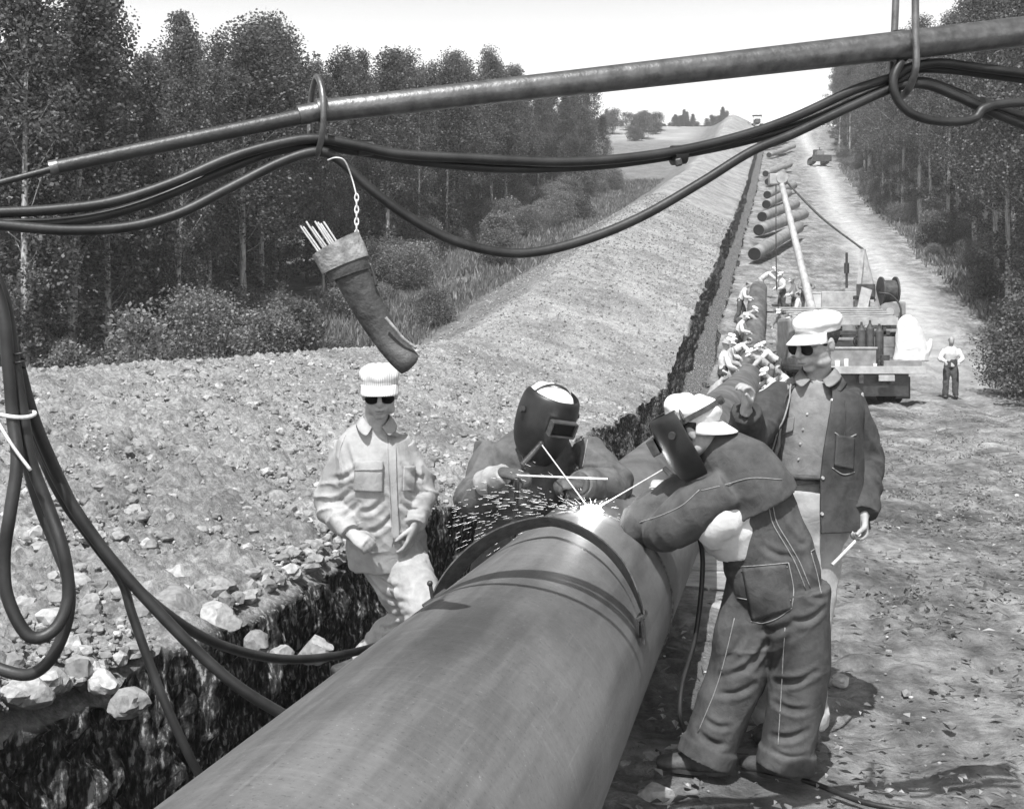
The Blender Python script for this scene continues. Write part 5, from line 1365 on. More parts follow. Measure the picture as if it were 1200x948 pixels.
mask(M4, J['head'] + J['R'] @ Vector((0, .03, -.0)), J['R'], .92); headband(M4, J['head'] + J['R'] @ Vector((0, -.01, .008)), J['R'], 1.06)
def bibpart(bm):
    sp = J['spine']; loft(bm, [sp[0], sp[1], sp[2], sp[3], sp[4]], [.185, .195, .185, .18, .13], [.15, .155, .135, .12, .10], J['side'], 5, 32)
    ell(bm, P(906, 682, D - .01), (.17, .14, .16))
ov = trousers(M4, J, MAT['denim'], (.135, .130, .116, .108, .104), 9, .012, True, bibpart, .0065, 'overalls', None, 8, [((846, 792), (888, 772), .020, .013), ((842, 812), (884, 800), .016, .012), ((850, 770), (870, 745), .014, .012), ((905, 742), (880, 775), .018, .014), ((925, 735), (905, 790), .016, .013), ((908, 800), (955, 788), .018, .013), ((906, 822), (948, 832), .014, .012), ((818, 858), (850, 872), .018, .012), ((826, 842), (856, 850), .014, .011), ((902, 862), (946, 856), .018, .012), ((906, 880), (944, 884), .012, .010), ((890, 738), (930, 728), .016, .014), ((930, 728), (966, 712), .016, .013), ((846, 668), (870, 660), .014, .011), ((915, 610), (945, 640), .012, .012), ((895, 640), (930, 650), .012, .012), ((940, 690), (968, 700), .012, .011)])
boots(M4, J, MAT['boot'])
bm = bmesh.new(); sp = J['spine']     # white shirt under the bib
loft(bm, [P(868, 648, D - .0), P(858, 622, D - .01), P(850, 596, D - .02)], [.11, .14, .13], [.09, .11, .10], J['side'], 5, 24)
loft(bm, [P(866, 594, D - .06), P(848, 604, D - .09), P(836, 618, D - .08), P(838, 634, D - .04)], [.085, .088, .08, .05], [.085, .085, .075, .05], J['side'], 5, 24)
me = fuse(bm, .008, 3); folds(me, .018, 61, 9, flow=(.3, 0, .2)); ws = link('white_shirt', me, MAT['tshirt'], M4, True)
bm = bmesh.new()                       # leather cape sleeves: yoke over the shoulders
loft(bm, [P(828, 524, D - .02), P(842, 536, D - .03), P(856, 549, D - .03), P(868, 566, D - .03), P(882, 590, D - .02)], [.09, .15, .185, .20, .205], [.07, .10, .125, .145, .155], J['side'], 6, 32)
sleeve(bm, J['sha'], J['ela'] + Vector((-.01, 0, -.005)), J['wra'] + Vector((0, 0, -.02)), [.10, .105, .092, .088, .080], J['side'])
sleeve(bm, J['shb'] + Vector((-.02, .0, .01)), J['elb'], J['wrb'], [.115, .110, .088, .085, .080], J['side'])
me = fuse(bm, .008, 5); folds(me, .012, 63, 8, [(J['ela'], .16, .9)], flow=(-.8, .1, -.5)); cp = link('leather_cape_sleeves', me, MAT['cape'], M4, True)
cuffc = J['wra']
bvO = [bvh_of(ov)]; bvP = [bvh_of(cp)]
for ln in ([(900, 588), (905, 612), (918, 635), (932, 660), (944, 690)], [(905, 588), (910, 612), (923, 634), (937, 659), (949, 688)]): seam(M4, bvO, ln, .0024, 'thread')
patch(M4, bvO, [(868, 664), (923, 659), (929, 715), (880, 731)], 'denim', 'seat_pocket', .004)
for ln in ([(867, 664), (895, 662), (924, 659)], [(924, 659), (930, 690), (928, 712)], [(928, 712), (912, 724), (895, 730), (880, 728)], [(864, 700), (890, 704), (927, 703)], [(869, 669), (895, 667), (923, 664)]): seam(M4, bvO, ln, .0022, 'thread')
patch(M4, bvO, [(951, 647), (964, 641), (973, 680), (961, 694)], 'denim', 'seat_pocket', .004)
for ln in ([(950, 646), (957, 642), (966, 640)], [(950, 647), (957, 672), (962, 695)], [(861, 724), (850, 770), (838, 810), (818, 858)], [(920, 735), (917, 790), (914, 840), (912, 872)], [(966, 640), (973, 662), (975, 682)]): seam(M4, bvO, ln, .002, 'thread')
for ln in ([(805, 556), (815, 572), (822, 590), (821, 612)], [(820, 574), (800, 592), (775, 604), (750, 612)], [(822, 575), (850, 568), (880, 560), (916, 562)]): seam(M4, bvP, ln, .002, 'thread')
W2 = empty('electrode_holder', P(782, 556, 5.05)); tag(W2, 'electrode holder with rod of the welder in overalls, reaching in from the right', 'electrode holder')
MB().cyl(P(779, 549, 5.08), tip + Vector((.014, .0, .015)), .0032, .0026, 10).build('welding_rod', MAT['rod'], W2)
MB().cyl(P(779, 549, 5.08), P(795, 565, 5.0), .012, .016, 14).build('grip', MAT['black'], W2, True)
o = tube_obj('welding_cable', [P(806, 600, 5.05), P(822, 640, 5.0), P(822, 690, 4.98), P(814, 750, 4.95), P(800, 800, 4.93), P(797, 835, 4.9), P(803, 858, 4.92), P(815, 880, 4.9)], .011, MAT['cable'], None, 10, 7); reorigin(o, P(814, 750, 4.95)); tag(o, 'lead hanging down beside the pipe left of the overalls', 'cable')
o = tube_obj('welding_cable', [PY(935, 912, .02), PY(960, 920, .015), PY(985, 930, .015), PY(1010, 939, .015), PY(1040, 946, .015), PY(1080, 952, .015), PY(1130, 962, .015)], .011, MAT['cable'], None, 10, 6); reorigin(o, PY(985, 930, .015)); tag(o, 'lead lying on the dirt at the bottom, running right from the boots', 'cable')

# ============ the arc
m, t, b = node_mat('arc flame'); b.inputs['Emission Color'].default_value = (1, 1, 1, 1); b.inputs['Emission Strength'].default_value = 25; MAT['arc'] = m
m, t, b = node_mat('spark glow'); b.inputs['Emission Color'].default_value = (1, 1, 1, 1); b.inputs['Emission Strength'].default_value = 1.7; MAT['spark'] = m
bm = bmesh.new(); bmesh.ops.create_icosphere(bm, subdivisions=4, radius=1)
for v in bm.verts:
    q = v.co.copy(); s_ = 1 + .55 * max(0, mnoise.noise(q * 2.6)) + .35 * max(0, mnoise.noise(q * 6)); v.co = Vector((q.x * .038, q.y * .024, q.z * .020)) * s_
me = bpy.data.meshes.new('weld_arc'); bm.to_mesh(me); bm.free(); ao = link('weld_arc', me, MAT['arc'], None, True); ao.location = tip + Vector((0, 0, .012)); tag(ao, 'blinding white welding arc on top of the pipe between the two welders', 'arc flame')
al = bpy.data.lights.new('arc_light', 'POINT'); al.energy = 2.5; al.shadow_soft_size = .03; al.color = (1, 1, 1); alo = bpy.data.objects.new('arc_light', al); COL.objects.link(alo); alo.location = tip + Vector((0, -.03, .05)); alo.parent = None
rr = random.Random(9); bm = bmesh.new()
for i in range(340):
    u = rr.random() ** .7; a = rr.gauss(math.pi * 1.02, .38) if rr.random() < .85 else rr.uniform(0, 6.28)
    R0 = .05 + .56 * u if math.cos(a) < -.3 else .04 + .16 * u
    p = tip + Vector((math.cos(a) * R0, rr.uniform(-.25, .2) * R0 - .02, math.sin(a) * -R0 * .55 + .03 - .10 * u * u))
    v = (p - tip).normalized(); v.z -= .25 * u; v.normalize(); ln = rr.uniform(.004, .034)
    bmesh.ops.create_cone(bm, cap_ends=True, segments=5, radius1=.00034, radius2=.00014, depth=ln, matrix=Matrix.Translation(p) @ v.to_track_quat('Z', 'Y').to_matrix().to_4x4())
me = bpy.data.meshes.new('sparks'); bm.to_mesh(me); bm.free(); so_ = link('sparks', me, MAT['spark'], None, False); tag(so_, 'spray of glowing spark flecks flying left from the welding arc', 'sparks', None, 'stuff')
# ------------------------------------------------------------------ the crew, vehicles and gear farther off
MAT['pale_paint'] = mat_noise('dusty pale paint', .26, .42, 4, bump=.1, rough=.5)
MAT['mid_paint'] = mat_noise('dusty grey paint', .16, .26, 4, bump=.15, rough=.6)
MAT['dark_paint'] = mat_noise('dark oily machine', .03, .08, 6, bump=.3, rough=.6)
MAT['rubber'] = mat_noise('tyre rubber', .02, .04, 10, rough=.8)
MAT['canvas'] = cloth_mat('white canvas', .48, .60, 3, .2)
MAT['glass'] = mat_noise('dark window', .02, .03, 2, rough=.1, bump=0, spec=.8)

def small_person(x, y, facing, pose, shirt, pants, hat, label, group=None, s=1.0, base=None, seed=1, item=None):
    """a crew figure in metres; facing = heading angle (0 looks along +Y)"""
    g = (float(prof(y)) if base is None else base); c = Vector((x, y, g)); Rz = Matrix.Rotation(facing, 3, 'Z')
    T = lambda a, b_, d: c + Rz @ (Vector((a, b_, d)) * s)
    rr = random.Random(seed); w = lambda v: v + rr.uniform(-.03, .03)
    J = dict(side=Rz @ Vector((1, 0, 0)))
    if pose == 'stand':
        hip, kn = .92, .50; lean = w(.05); arms = ((-.30, .12, 1.12), (-.16, .32, 1.02), (.30, .12, 1.12), (.18, .32, 1.04))
        leg = ((-.10, .0, .92), (-.12, .03, .50), (-.13, 0, .08), (.10, 0, .92), (.13, .05, .50), (.15, .02, .08))
    elif pose == 'bend':
        hip, lean = .86, .42; arms = ((-.26, .55, .95), (-.14, .72, .72), (.26, .55, .95), (.14, .74, .74))
        leg = ((-.10, -.05, .86), (-.13, .08, .47), (-.14, -.02, .08), (.10, -.05, .86), (.14, .06, .47), (.16, 0, .08))
    elif pose == 'squat':
        hip, lean = .34, .26; arms = ((-.28, .40, .52), (-.12, .60, .48), (.28, .40, .52), (.12, .62, .50))
        leg = ((-.10, -.15, .34), (-.20, .28, .50), (-.16, .02, .08), (.10, -.15, .34), (.20, .28, .48), (.18, 0, .08))
    else:  # dig / lean with one arm out
        hip, lean = .90, .22; arms = ((-.28, .25, 1.0), (-.10, .45, .88), (.30, .28, 1.06), (.16, .52, 1.0))
        leg = ((-.10, -.02, .90), (-.16, .10, .48), (-.20, .05, .08), (.10, -.02, .90), (.16, -.02, .48), (.20, -.18, .08))
    hy = leg[0][1]; th = math.asin(min(.95, lean / .52)); cz = math.cos(th)
    S = lambda k: T(0, hy + math.sin(th) * k, hip + .02 + cz * k)
    J['spine'] = [S(-.04), S(.06), S(.2), S(.35), S(.47), S(.56)]
    J['head'] = S(.70) + Rz @ Vector((0, .03, 0)); J['R'] = Rz @ frame((0, 1, -.25 - lean * .8)); J['hs'] = s
    J['sha'], J['shb'] = S(.46) + Rz @ Vector((-.19, 0, 0)), S(.46) + Rz @ Vector((.19, 0, 0))
    J['ela'], J['wra'], J['elb'], J['wrb'] = [T(*a) for a in arms]
    J['handa'] = (Rz @ Vector((.1, .6, -.4)), (0, 0, -1), .6, 1, s); J['handb'] = (Rz @ Vector((-.1, .6, -.4)), (0, 0, -1), .6, -1, s)
    J['hipa'], J['kna'], J['ana'], J['hipb'], J['knb'], J['anb'] = [T(*a) for a in leg]
    J['toea'] = Rz @ Vector((-.1, 1, 0)); J['toeb'] = Rz @ Vector((.1, 1, 0))
    me = body_mesh(J, .018); o = link('person', me, MAT['skin'], None, True); reorigin(o, c); tag(o, label, 'person', group)
    bm = bmesh.new(); sp = J['spine']; sd = J['side']
    loft(bm, [sp[0], sp[2], sp[3], sp[4], sp[5]], [.175, .17, .185, .165, .065], [.125, .12, .13, .10, .065], sd, 4, 20)
    for k in 'ab': sleeve(bm, J['sh' + k], J['el' + k], J['wr' + k], [.075, .075, .068, .06, .048], sd, 14)
    me = fuse(bm, .02, 2); folds(me, .02, seed, 9); link('shirt', me, MAT[shirt], o, True)
    bm = bmesh.new()
    loft(bm, [sp[0] - (sp[1] - sp[0]) * .4, sp[0], sp[1], sp[2]], [.12, .175, .18, .165], [.10, .13, .13, .115], sd, 4, 20)
    for k in 'ab': sleeve(bm, J['hip' + k], J['kn' + k], J['an' + k], [.12, .105, .09, .088, .08], sd, 14)
    me = fuse(bm, .02, 2); folds(me, .02, seed + 4, 9); link('trousers', me, MAT[pants], o, True)
    if hat == 'brim':
        hb = MB(); R = J['R']; h0 = J['head'] + R @ Vector((0, -.01, .045))
        up = R @ Vector((0, 0, 1)); hb.cyl(h0, h0 + up * .10, .095, .08, 20).cyl(h0 - up * .004, h0 + up * .006, .165, .16, 24); hb.build('hat', MAT['khaki'], o, True)
    elif hat: cap(o, J['head'] + J['R'] @ Vector((0, -.01, .015)), J['R'], hat, True, 1.12)
    else: hair(o, J['head'], J['R'])
    for k in 'ab':
        an, t = J['an' + k], J['toe' + k].normalized(); bm = bmesh.new(); ell(bm, Vector((an.x, an.y, an.z - .03)) + t * .06, (.055, .13, .05), frame((t.x, t.y, 0)), 2)
        me = bpy.data.meshes.new('boot'); bm.to_mesh(me); bm.free(); link('boot', me, MAT['boot'], o, True)
    return o, J
def at(px, d, **k): return P(px, 0, d).x
GC = 'crew working on the pipe line'
PI = math.pi
crew = [  # px, depth, facing, pose, shirt, trousers, hat, label
 (1114, 34.0, PI * .94, 'stand', 'tshirt', 'denim', None, 'bareheaded man in white shirt standing alone at the right of the truck', None),
 (847, 30.0, PI * 1.5, 'stand', 'tshirt', 'denim', 'brim', 'man in pale shirt and brimmed hat at the left end of the far crew', GC),
 (853, 32.6, PI * 1.4, 'stand', 'shirt_light', 'khaki', 'cap_white', 'man in white cap just behind the brimmed-hat man of the far crew', GC),
 (838, 27.6, PI * 1.45, 'squat', 'shirt_light', 'denim', 'hair', 'man squatting with his head down at the left of the far pipe', GC),
 (868, 48.5, PI * 1.35, 'lean', 'tshirt', 'denim', 'hair', 'man in white shirt and dark trousers leaning on a shovel left of the pipe end', GC),
 (893, 54.6, PI * 1.4, 'bend', 'tshirt', 'khaki', 'cap_white', 'man in white bending at the nearest loose pipe mouth', GC),
 (917, 50.5, PI * .6, 'stand', 'tshirt', 'denim', 'cap_white', 'man in white standing left of the crane boom foot', GC),
 (931, 49.0, PI * .5, 'stand', 'tshirt', 'denim', 'cap_white', 'man in light shirt right at the crane boom', GC),
 (944, 50.5, PI * 1.0, 'stand', 'shirt_mid', 'denim', 'hair', 'man in grey shirt right of the crane boom', GC),
 (910, 36.0, PI * .5, 'bend', 'tshirt', 'denim', 'cap_white', 'man in white stooping over the far pipe from the right', GC),
 (902, 39.5, PI * .55, 'squat', 'tshirt', 'denim', 'cap_white', 'man kneeling at the right of the far pipe behind the stooping man', GC),
 (921, 31.5, PI * .6, 'squat', 'tshirt', 'denim', 'hair', 'man crouching by the pipe beside the sunglasses man\'s shoulder', GC),
 (901, 33.5, PI * .55, 'bend', 'shirt_light', 'denim', 'cap_white', 'man bent double over the far pipe, nearest of its right side', GC),
 (906, 29.5, PI * .6, 'squat', 'tshirt', 'denim', 'cap_white', 'crouching man in light shirt right behind the raised hand', GC),
 (858, 38.2, PI * 1.45, 'bend', 'tshirt', 'denim', None, 'bareheaded man bending over the far pipe from the ditch side', GC),
 (927, 40.5, PI * .5, 'stand', 'shirt_mid', 'denim', 'cap_white', 'man in grey shirt standing in the thick of the crew', GC),
 (855, 35.4, PI * 1.4, 'stand', 'tshirt', 'denim', 'cap_white', 'man in pale shirt standing on the ditch side in the middle of the crew', GC),
 (864, 42.0, PI * 1.35, 'lean', 'tshirt', 'denim', 'cap_white', 'man stepping up to the far pipe on its ditch side, behind the bareheaded one', GC),
 (950, 43.5, PI * .5, 'bend', 'shirt_light', 'denim', 'cap_white', 'man bending over gear right of the crane boom foot', GC),
 (936, 46.0, PI * .45, 'stand', 'tshirt', 'denim', None, 'bareheaded man in light shirt in front of the crane tractor', GC),
 (917, 43.0, PI * .8, 'lean', 'shirt_mid', 'khaki', 'cap_white', 'man in grey shirt walking up right of the far pipe', GC),
 (867, 44.8, PI * 1.45, 'bend', 'shirt_light', 'denim', 'cap_white', 'man bending over the far pipe in front of its open end', GC),
]
for i, (px, d, fc, pose, a, b_, hat, lb, gp) in enumerate(crew):
    hh = {'hair': None}.get(hat, hat)
    o, JJ = small_person(at(px, d), d, fc, pose, a, b_, hh, lb, gp, 1.0, None, i + 2)
    if 'shovel' in lb:
        w_ = JJ['wrb']; g = float(prof(d)); sx = at(879, d); s_ = empty('shovel', (sx, d - .1, g)); tag(s_, 'long-handled shovel held by the man in dark trousers', 'shovel')
        MB().cyl(w_, Vector((sx, d - .15, g + .28)), .02, .02, 8).build('handle', MAT['wood'], s_)
        MB().box((sx + .05, d - .17, g + .14), (.22, .03, .3), Matrix.Rotation(.25, 3, 'Y'), .01).build('blade', MAT['band'], s_)

# ---- flat-bed winch truck seen from behind
def wheel(name, c, r, w, parent, ax=(1, 0, 0)):
    ax = Vector(ax).normalized(); bm = bmesh.new(); seg = 32; prof_ = [(.55, .5), (.62, .5), (.93, .5), (1.0, .38), (1.0, -.38), (.93, -.5), (.62, -.5), (.55, -.5)]
    u = Vector((0, 0, 1)); v = ax.cross(u); rows = []
    for rr_, ww in prof_: rows.append([bm.verts.new(c + (u * math.cos(2 * PI * k / seg) + v * math.sin(2 * PI * k / seg)) * r * rr_ + ax * ww * w) for k in range(seg)])
    for a, b_ in zip(rows[:-1], rows[1:]):
        for k in range(seg): bm.faces.new((a[k], a[(k + 1) % seg], b_[(k + 1) % seg], b_[k]))
    bmesh.ops.recalc_face_normals(bm, faces=bm.faces); me = bpy.data.meshes.new('tyre'); bm.to_mesh(me); bm.free()
    wh = empty(name, c); wh.parent = parent; wh.location = c - parent.location
    o = bpy.data.objects.new('tyre', me); COL.objects.link(o); me.materials.append(MAT['rubber']); me.transform(Matrix.Translation(-c)); o.parent = wh
    mb = MB().cyl(-ax * w * .35, ax * w * .35, r * .56, r * .56, 24).cyl(-ax * w * .5, ax * w * .5, r * .2, r * .2, 12); me = mb.mesh('rim'); o = bpy.data.objects.new('rim', me); COL.objects.link(o); me.materials.append(MAT['mid_paint']); o.parent = wh
    return wh
TY = 31.5; tx = at(1026, TY); tg = float(prof(TY))
tk = empty('flatbed_truck', (tx, TY, tg)); tag(tk, 'flat-bed work truck seen from behind, loaded with gear, below the crane tractor', 'truck')
W2_ = 1.30
def B_(n, mat, *boxes, bev=.01):
    mb = MB()
    for (cx, cy, cz, sx, sy, sz) in boxes: mb.box((tx + cx, TY + cy, tg + cz), (sx, sy, sz), None, bev)
    return mb.build(n, MAT[mat], tk)
B_('bed', 'mid_paint', (0, 2.6, .93, 2.5, 5.2, .10)); B_('rear_sill', 'pale_paint', (0, -.06, .95, 2.6, .12, .20))
B_('step_plate', 'pale_paint', (.25, -.14, .74, .42, .05, .16)); B_('side_rail', 'mid_paint', (-1.24, 2.6, 1.12, .06, 5.2, .2)); B_('side_rail', 'mid_paint', (1.24, 3.0, 1.12, .06, 4.2, .2))
for k in range(5): B_('upper_plank', 'wood', (.0, 3.1 + k * .42, 2.42 + k * .075, 3.0, .30, .05))
B_('plank_beam', 'pale_paint', (0, 2.9, 2.28, 3.05, .08, .22)); B_('cross_beam', 'dark_paint', (0, 2.95, 1.95, 2.6, .10, .12)); B_('cross_beam', 'mid_paint', (0, 2.95, 1.78, 2.5, .12, .08))
for sx in (-1.15, -.35, .45, 1.15): B_('upright', 'dark_paint', (sx, 2.95, 1.62, .10, .10, 1.3))
B_('tool_box', 'mid_paint', (-.55, .55, 1.25, 1.2, .9, .52)); B_('tool_box_lid', 'pale_paint', (-.55, .55, 1.53, 1.26, .96, .05)); B_('gear_box', 'mid_paint', (.72, .25, 1.09, 1.0, .5, .22))
B_('cab', 'mid_paint', (0, 6.2, 1.6, 2.1, 1.7, 1.7), bev=.12); B_('cab_window', 'glass', (0, 5.335, 1.95, 1.2, .03, .45))
B_('chassis', 'dark_paint', (-.4, 3.2, .72, .12, 6.6, .25), ); B_('chassis', 'dark_paint', (.4, 3.2, .72, .12, 6.6, .25)); B_('axle', 'dark_paint', (0, 1.5, .5, 2.0, .16, .16))
B_('shade_panel', 'black', (-.12, .10, .56, 2.05, .04, .62)); B_('mud_flap', 'black', (-1.0, .85, .45, .4, .03, .6)); B_('mud_flap', 'black', (1.0, .85, .45, .4, .03, .6))  # added black panel stands in for the shade under the bed
for sx in (-.98, -.70, .70, .98): wheel('wheel', Vector((tx + sx, TY + 1.5, tg + .5)), .5, .26, tk)
for sx in (-.95, .95): wheel('wheel', Vector((tx + sx, TY + 6.2, tg + .5)), .5, .26, tk)
B_('hood', 'mid_paint', (0, 7.6, 1.3, 1.3, 1.4, .9), bev=.15)
# white canvas-wrapped load standing in the bed
cb = Vector((tx + 1.02, TY + .25, tg + 1.2)); bm = bmesh.new()
loft(bm, [cb + Vector((0, 0, -.02)), cb + Vector((.0, 0, .35)), cb + Vector((-.06, 0, .75)), cb + Vector((-.10, .0, 1.05)), cb + Vector((-.10, 0, 1.2))], [.48, .44, .36, .24, .08], [.25, .24, .2, .15, .06], (1, 0, 0), 5, 28)
loft(bm, [cb + Vector((.30, 0, .02)), cb + Vector((.46, 0, .35)), cb + Vector((.54, 0, .58))], [.14, .10, .04], [.12, .1, .04], (1, 0, 0), 4, 16)
me = fuse(bm, .025, 3); folds(me, .03, 5, 4); o = link('canvas_bundle', me, MAT['canvas'], None, True); reorigin(o, cb); tag(o, 'tall rounded white canvas bundle standing on the right of the truck bed', 'bundle')
# small gear on the sill
for i, (dx, dy, r, h, m_, nm, lb) in enumerate(((-.98, .1, .07, .2, 'white', 'can', 'white can on the truck bed, left of the other can'), (-.74, .12, .06, .24, 'white', 'can', 'taller pale can on the truck bed beside the white can'), (.30, .15, .12, .34, 'dark_paint', 'bucket', 'dark bucket on the truck bed left of the canvas bundle'), (.02, .1, .05, .12, 'white', 'can', 'small white can near the middle of the truck bed'))):
    c = Vector((tx + dx, TY + dy, tg + .98)); o = MB().cyl(c, c + Vector((0, 0, h)), r * .9, r, 20).cyl(c + Vector((0, 0, h)), c + Vector((0, 0, h + .02)), r * 1.05, r * 1.02, 20).build(nm, MAT[m_], None, True); reorigin(o, c); tag(o, lb, nm)
for i, (dx, dy, h, lb) in enumerate(((-.15, .75, 1.25, 'left'), (.10, .82, 1.3, 'middle'), (.34, .78, 1.2, 'right'))):
    c = Vector((tx + dx, TY + dy, tg + .98)); o = MB().cyl(c, c + Vector((0, 0, h * .82)), .11, .11, 20).cyl(c + Vector((0, 0, h * .82)), c + Vector((0, 0, h * .93)), .11, .035, 20).cyl(c + Vector((0, 0, h * .93)), c + Vector((0, 0, h)), .035, .03, 12).build('gas_cylinder', MAT['dark_paint'], None, True); reorigin(o, c); tag(o, 'dark gas cylinder standing on the truck bed, ' + lb + ' one of three', 'gas cylinder', 'gas cylinders on the truck bed')
for i, (dx, z0, r, lb) in enumerate(((-.95, 1.75, .30, 'coil of dark hose hanging at the left of the truck rack'), (.50, 1.72, .26, 'coil of dark hose hanging in the middle of the truck rack'))):
    c = Vector((tx + dx, TY + 2.78, tg + z0)); pts = []
    for k in range(90):
        a = k * .28; pts.append(c + Vector((math.cos(a) * r * (1 + .08 * math.sin(k * .7)), .05 * math.sin(k * .9), math.sin(a) * r * (1 + .08 * math.cos(k * .5)))))
    o = tube_obj('hose_coil', pts, .022, MAT['cable'], None, 6, 1); reorigin(o, c); tag(o, lb, 'hose')
c = Vector((tx + .75, TY + 1.7, tg + .99)); o = MB().cyl(c, c + Vector((0, 0, .85)), .29, .29, 28).cyl(c + Vector((0, 0, .27)), c + Vector((0, 0, .30)), .30, .30, 28).cyl(c + Vector((0, 0, .56)), c + Vector((0, 0, .59)), .30, .30, 28).build('oil_drum', MAT['mid_paint'], None, True); reorigin(o, c); tag(o, 'ribbed oil drum on the truck bed behind the white canvas bundle', 'drum')
# ---- sideboom crane tractor
def tracks(parent, x0, y0, g, L=3.4, H=.95, w=.5, gauge=1.9, rot=0.0):
    for sx in (-1, 1):
        c = Vector((x0 + sx * gauge / 2, y0, g)); n = 44; pts = []
        for i in range(n):
            a = 2 * PI * i / n; pts.append(Vector((0, math.copysign(min(1, abs(math.cos(a)) ** .45), math.cos(a)) * L / 2, H / 2 + math.copysign(abs(math.sin(a)) ** .8, math.sin(a)) * H / 2)))
        mb = MB()
        for i in range(n):
            a, b_ = pts[i], pts[(i + 1) % n]; m_ = c + (a + b_) / 2; t = (b_ - a)
            if t.length > 1e-3: mb.bar(c + a, c + b_, w, .05, Vector((1, 0, 0)).cross(t), .0)
        mb.build('track', MAT['dark_paint'], parent)
        mb = MB(); mb.cyl(c + Vector((-w * .3, -L / 2 + H / 2, H / 2)), c + Vector((w * .3, -L / 2 + H / 2, H / 2)), H * .40, H * .4, 24).cyl(c + Vector((-w * .3, L / 2 - H / 2, H / 2)), c + Vector((w * .3, L / 2 - H / 2, H / 2)), H * .40, H * .4, 24)
        mb.box(c + Vector((0, 0, H * .45)), (w * .5, L * .6, H * .35)); mb.build('track_frame', MAT['mid_paint'], parent)
SY = 45.5; sx0 = at(1003, SY); sg = float(prof(SY)) + .1
sb = empty('crane_tractor', (sx0, SY, sg)); tag(sb, 'sideboom crawler tractor with a long pole boom leaning left over the crew', 'tractor')
tracks(sb, sx0 + .1, SY, sg, 3.3, .95)
def S_(n, mat, *boxes, bev=.03):
    mb = MB()
    for (cx, cy, cz, a, b_, c_) in boxes: mb.box((sx0 + cx, SY + cy, sg + cz), (a, b_, c_), None, bev)
    return mb.build(n, MAT[mat], sb)
S_('engine_cover', 'mid_paint', (.1, .9, 1.45, 1.0, 1.6, .9), bev=.1); S_('side_panel', 'pale_paint', (-.72, -.3, 1.35, 1.35, .12, .8)); S_('seat', 'dark_paint', (.1, -.7, 1.5, .7, .5, .15), (.1, -.95, 1.75, .7, .1, .5)); S_('deck', 'mid_paint', (.1, -.3, 1.05, 1.4, 1.8, .12)); S_('counterweight', 'mid_paint', (1.35, -.2, 1.0, .5, 1.5, .7), bev=.06)
S_('radiator', 'dark_paint', (.1, 1.75, 1.45, .9, .1, .85))
o = MB().cyl((sx0 - .1, SY + .9, sg + 1.8), (sx0 - .1, SY + .9, sg + 3.3), .05, .05, 12).cyl((sx0 - .1, SY + .9, sg + 2.5), (sx0 - .1, SY + .9, sg + 2.9), .10, .10, 12).build('exhaust', MAT['black'], sb, True)
top = Vector((sx0 + .25, SY - .1, sg + 3.35))
mb = MB(); mb.bar((sx0 - .12, SY - .5, sg + .9), top, .16, .12).bar((sx0 + .75, SY - .5, sg + .9), top, .16, .12).bar((sx0 - .02, SY - .48, sg + 1.5), (sx0 + .6, SY - .48, sg + 1.5), .1, .08); mb.build('a_frame', MAT['pale_paint'], sb)
mb = MB(); mb.cyl((sx0 + .85, SY - .4, sg + 1.75), (sx0 + 1.35, SY - .4, sg + 1.75), .42, .42, 24).cyl((sx0 + .8, SY - .4, sg + 1.75), (sx0 + .86, SY - .4, sg + 1.75), .55, .55, 24).cyl((sx0 + 1.34, SY - .4, sg + 1.75), (sx0 + 1.4, SY - .4, sg + 1.75), .55, .55, 24); mb.build('winch_drum', MAT['dark_paint'], sb, True)
fb = Vector((sx0 - 1.7, SY - .6, sg + .55)); bt = P(915, 212, 49.5)
mb = MB(); n = 12
mb.cyl(fb, bt, .17, .12, 12); mb.build('boom_pole', MAT['pale_paint'], sb, True)
MB().bar(sb.location + Vector((-.9, -.6, .6)), fb, .14, .14).bar(sb.location + Vector((-.9, .4, .6)), fb, .12, .12).build('boom_foot', MAT['dark_paint'], sb)
MB().box(bt + Vector((-.12, 0, .05)), (.75, .4, .45), None, .04).cyl(bt + Vector((0, -.25, .1)), bt + Vector((0, .25, .1)), .24, .24, 20).build('boom_head', MAT['pale_paint'], sb)
tube_obj('boom_line', [bt + Vector((.1, 0, .1)), bt.lerp(top, .5) - Vector((0, 0, .12)), top], .04, MAT['dark_paint'], sb, 6, 6)
tube_obj('boom_line', [bt + Vector((.15, .1, .1)), bt.lerp(top, .5) - Vector((0, 0, .05)) + Vector((0, .1, 0)), top + Vector((0, .1, 0))], .025, MAT['dark_paint'], sb, 6, 6)
hk = P(906, 345, 49.0)
tube_obj('fall_line', [bt + Vector((-.2, 0, -.1)), Vector((bt.x - .2, bt.y, (bt.z + sg + 1.8) / 2)), Vector((bt.x - .18, bt.y, sg + 2.0))], .022, MAT['dark_paint'], sb, 6, 1)
